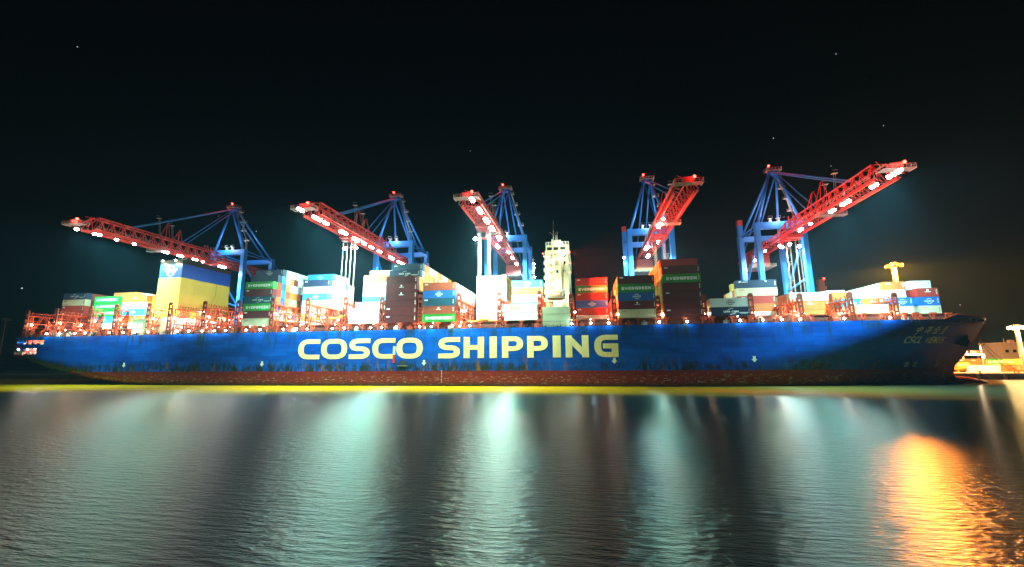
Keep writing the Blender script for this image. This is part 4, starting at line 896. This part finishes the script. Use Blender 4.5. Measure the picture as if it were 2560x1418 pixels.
# ------------------------------------------------------------------ light masts, yard, mooring lines
M_mast = paint('mast_galvanised', (.55, .52, .46), .5)
def light_mast(x, y, top, label, col, lensm, pw, lit=True, r=.75, n=8, mm=None):
    mm = mm or M_mast
    e = empty('light_mast', (x, y, QZ), label, 'light mast')
    H = top-QZ
    put('pole', MB().tube((0,0,0), (0,0,H), r, 12, r*.6).mesh('pole'), mm, e, smooth=True)
    put('ladder', MB().tube((-r-.5,-.3,1),(-r*.6-.5,-.3,H-1),.06,5).tube((-r-.5,.3,1),(-r*.6-.5,.3,H-1),.06,5).mesh('ladder'), mm, e)
    put('ring', MB().tube((0,0,H-.4), (0,0,H-.1), 2.0, 16).tube((0,0,H), (0,0,H+1.1), 1.2, 16).mesh('ring'), mm, e)
    for k in range(n):
        t = 2*pi*k/n; hd = put('lamp_head', MB().box(-.55,.55,-.35,.35,-.35,.35).mesh('head'), M_dark, e, (2.1*cos(t), 2.1*sin(t), H+.1)); hd.rotation_euler = (0, 0, t+pi/2)
        if lit: put('lens', MB().sphere((0,0,0), .68, 10, 6).mesh('lens'), lensm, e, (2.55*cos(t), 2.55*sin(t), H-.25))
    if lit:
        for k in range(4):
            t = pi/4+pi/2*k; light('SPOT', (3.6*cos(t), 3.6*sin(t), H-.6), pw/4, col, e, 'mast_light', .6, 176, .1, (0, 0, -1)); light('POINT', (3.9*cos(t), 3.9*sin(t), H), pw/20, col, e, 'mast_spill', .6)
    return e
p = atY(2235, 663, 215); light_mast(p.x, 215, p.z, 'tall light mast with glowing orange lamps behind the bow containers', (1,.25,.008), L_orange, 450000, r=.95)
p = atY(2543, 818, 232); light_mast(p.x, 232, p.z, 'light mast with yellowish lamps standing on the quay past the bow', (1,.66,.22), emis('lamp_yellow', (1,.7,.3), 90), 20000, r=.7)
p = atY(15, 800, 206); light_mast(p.x, 206, p.z, 'dark unlit light mast on the quay past the stern', WARM, None, 0, False, .6, 8, paint('mast_rust', (.12, .035, .02), .7))
p = atY(2050, 700, 330); e = empty('chimney', (p.x, 330, QZ), 'slim chimney with a red lamp on the shore behind the foremost crane', 'chimney')
put('stack', MB().box(-1.8, 1.8, -1.8, 1.8, 0, p.z-QZ).box(-2.4, 2.4, -2.4, 2.4, p.z-QZ-7, p.z-QZ-5).mesh('stack'), paint('stack_brick', (.35, .22, .16), .8), e)
put('warning_lamp', MB().sphere((0,0,0), .6).mesh('wl'), L_red, e, (1.6, -2.0, p.z-QZ+.6))
# yard beyond the bow
YARD = 'containers stacked in the quayside yard'
def yard(pxs, yd, tiers, y, lab):
    for px, cn, k in pxs:
        X = atY(px, 900, y).x
        a = dict(x=X, y=y, z=QZ+.004+2.9*tiers, L=L40, col=cn, k=k, first=True)
        make_container(a, lab % cn, YARD)
for px, cn, k, tr, yy, lab in ((2395,'orange','',1,246,'orange upper tier container just past the stem in the yard'),(2426,'orange','',1,246,'orange upper tier container touching the green lettered one in the yard'),
    (2507,'yellow','',1,246,'yellow upper tier container in the yard past the bow'),(2540,'beige','',1,246,'beige upper tier container beside the yellowish light mast'),(2463,'green','E',1,246,'green container with large white lettering in the yard past the bow'),
    (2395,'beige','',0,246,'beige ground tier container in the yard behind the stem'),(2426,'white','',0,246,'white ground tier container in the yard past the bow'),(2463,'orange','',0,246,'orange ground tier container below the green lettered one'),
    (2507,'orange','',0,246,'orange ground tier container below the yellow one in the yard'),(2540,'rust red','',0,246,'rust red ground tier container beside the yellowish light mast'),
    (2418,'white','',0,226,'pale white container standing on the quay close behind the bow'),(2470,'orange','',0,236,'orange container standing on the quay next to the pale white one'),(2522,'orange','',0,236,'orange container on the quay behind the end of the mooring lines')):
    make_container(dict(x=atY(px, 900, yy).x, y=yy, z=QZ+.004+2.9*tr, L=L40, col=cn, k=k, first=True), lab, YARD)
e = empty('tank_container', (atY(2402, 915, 229).x, 229, QZ), 'yellow round tank standing on the quay behind the bow', 'tank'); put('tank', MB().tube((-2.5,0,2.2),(2.5,0,2.2),2.1,20).box(-2.5,-2,-1.5,1.5,0,1).box(2,2.5,-1.5,1.5,0,1).mesh('tank'), paint('tank_yellow', (.6,.35,.02), .4), e)
e = empty('straddle_carrier', (atY(2425, 885, 262).x, 262, QZ), 'white straddle carrier with lit cabin above the yard containers', 'straddle carrier')
put('frame', MB().box(-5,5,-2,-1.4,7.6,8.4).box(-5,5,1.4,2,7.6,8.4).box(-5,-4.4,-2,-1.4,0,7.6).box(4.4,5,-2,-1.4,0,7.6).box(-5,-4.4,1.4,2,0,7.6).box(4.4,5,1.4,2,0,7.6).mesh('frame'), M_white, e)
put('cabin', MB().box(-4.5,-2,-1.6,1.6,8.41,10.6).mesh('cabin'), M_white, e); put('window', MB().box(-4.2,-2.3,-1.68,-1.603,9.2,10.3).mesh('w'), emis('lit_cab', (1,.8,.5), 4), e); put('engine', MB().box(-.5,4.5,-1.4,1.4,8.41,9.9).mesh('engine'), M_red, e)
light('POINT', (0,-3,9), 4000, WARM, e, 'carrier_light', .4)
X = atY(2555, 880, 285).x
e = empty('yard_building', (X, 285, QZ), 'pale flat roofed building on the shore beside the yellowish light mast', 'building'); put('wall', MB().box(-9,14,0,14,0,14).mesh('wall'), paint('building_pale', (.42,.40,.36), .8), e); put('roof', MB().box(-9.4,14.4,-.4,14.4,14.01,14.6).tube((-6,2,14.6),(-6,2,17),.15).box(-3,-1,2,4,14.6,16).mesh('roof'), M_rail, e)
for k in range(6): put('window', MB().box(-.8,.8,-.08,-.003,9,10.6).mesh('w'), M_glass, e, (-7+k*3.6, 0, 0))
bl = MB().tube((0,0,0),(0,0,1.2),.3,10,.24).box(-.5,.5,-.22,.22,.95,1.25).mesh('bollard'); M_by = paint('bollard_yellow', (.6,.36,.02), .6)
for px in (2450, 2536, 2546):
    o = put('mooring_bollard', bl, M_by, None, (atY(px, 932, 205.2).x, 205.2, QZ)); tag(o, 'yellow mooring bollard on the quay edge past the bow', 'bollard', 'bollards on the quay edge')
def sag(a, b_, s, n=14):
    a = Vector(a); b_ = Vector(b_); return [a.lerp(b_, k/n)-Vector((0,0,s*4*(k/n)*(1-k/n))) for k in range(n+1)]
bx = atY(2546, 932, 205.2).x
for k, (q, lab) in enumerate((((134.4, 173.5, 15.2), 'upper mooring line from the bow down to the quay bollard'), ((134.0, 173.2, 14.6), 'lower mooring line from the bow down to the quay bollard'))):
    tag(MB().path(sag(q, (bx-(k*1.6), 205.2, QZ+1), .8+k*.7), .11).build('mooring_line', M_rope), lab, 'rope', 'mooring lines at the bow')
tag(MB().path(sag((132.6,173.0,13.6), (124,203.8,QZ+.6), .5), .11).build('mooring_line', M_rope), 'mooring line running back from the stem to the quay', 'rope')
for px, py, Y in ((2478,863,420),(2486,862,420),(2462,878,430),(2469,877,430)):
    P = atY(px, py, Y); o = tag(MB().tube((P.x,Y,QZ),(P.x,Y,P.z-.5),.25,6).build('beacon_pole', M_mast), 'thin pole topped by a small red lamp beyond the yard', 'pole', 'red lamp poles beyond the yard'); put('lamp', MB().sphere((P.x,Y,P.z),.45).mesh('l'), L_red, o)
for x, y, w, cl in ((172, 222, 26000, (1,.62,.22)), (198, 228, 20000, (1,.55,.15)), (150, 235, 14000, (1,.62,.25))):
    e = empty('yard_lamp', (x, y, QZ), 'low yard lamp post lighting the quay containers past the bow', 'lamp post', 'yard lamp posts')
    put('post', MB().tube((0,0,0),(0,0,11.5),.14,8).bar((0,0,11.5),(0,-1.6,11.8),.12).mesh('post'), M_mast, e); put('head', MB().box(-.5,.5,-2.1,-1.2,11.75,12.0).mesh('head'), M_dark, e)
    light('SPOT', (0,-1.7,11.4), w, cl, e, 'yard_light', .3, 160, .6, (0,.2,-1))

# ------------------------------------------------------------------ hazy night air
hz = MB().box(-4200, 4200, -4200, 4200, -3.2, 112).mesh('haze'); hmt = bpy.data.materials.new('night_haze'); hmt.use_nodes = True; t = hmt.node_tree; t.nodes.clear()
ho = t.nodes.new('ShaderNodeOutputMaterial'); pv = t.nodes.new('ShaderNodeVolumePrincipled'); pv.inputs['Color'].default_value = (.30, .68, 1, 1); pv.inputs['Density'].default_value = .00014; pv.inputs['Anisotropy'].default_value = .15
t.links.new(pv.outputs[0], ho.inputs['Volume']); hmt.cycles.volume_sampling = 'MULTIPLE_IMPORTANCE'
tag(put('haze', hz, hmt), 'thin damp night haze lit by the floodlights', 'haze', None, 'stuff')
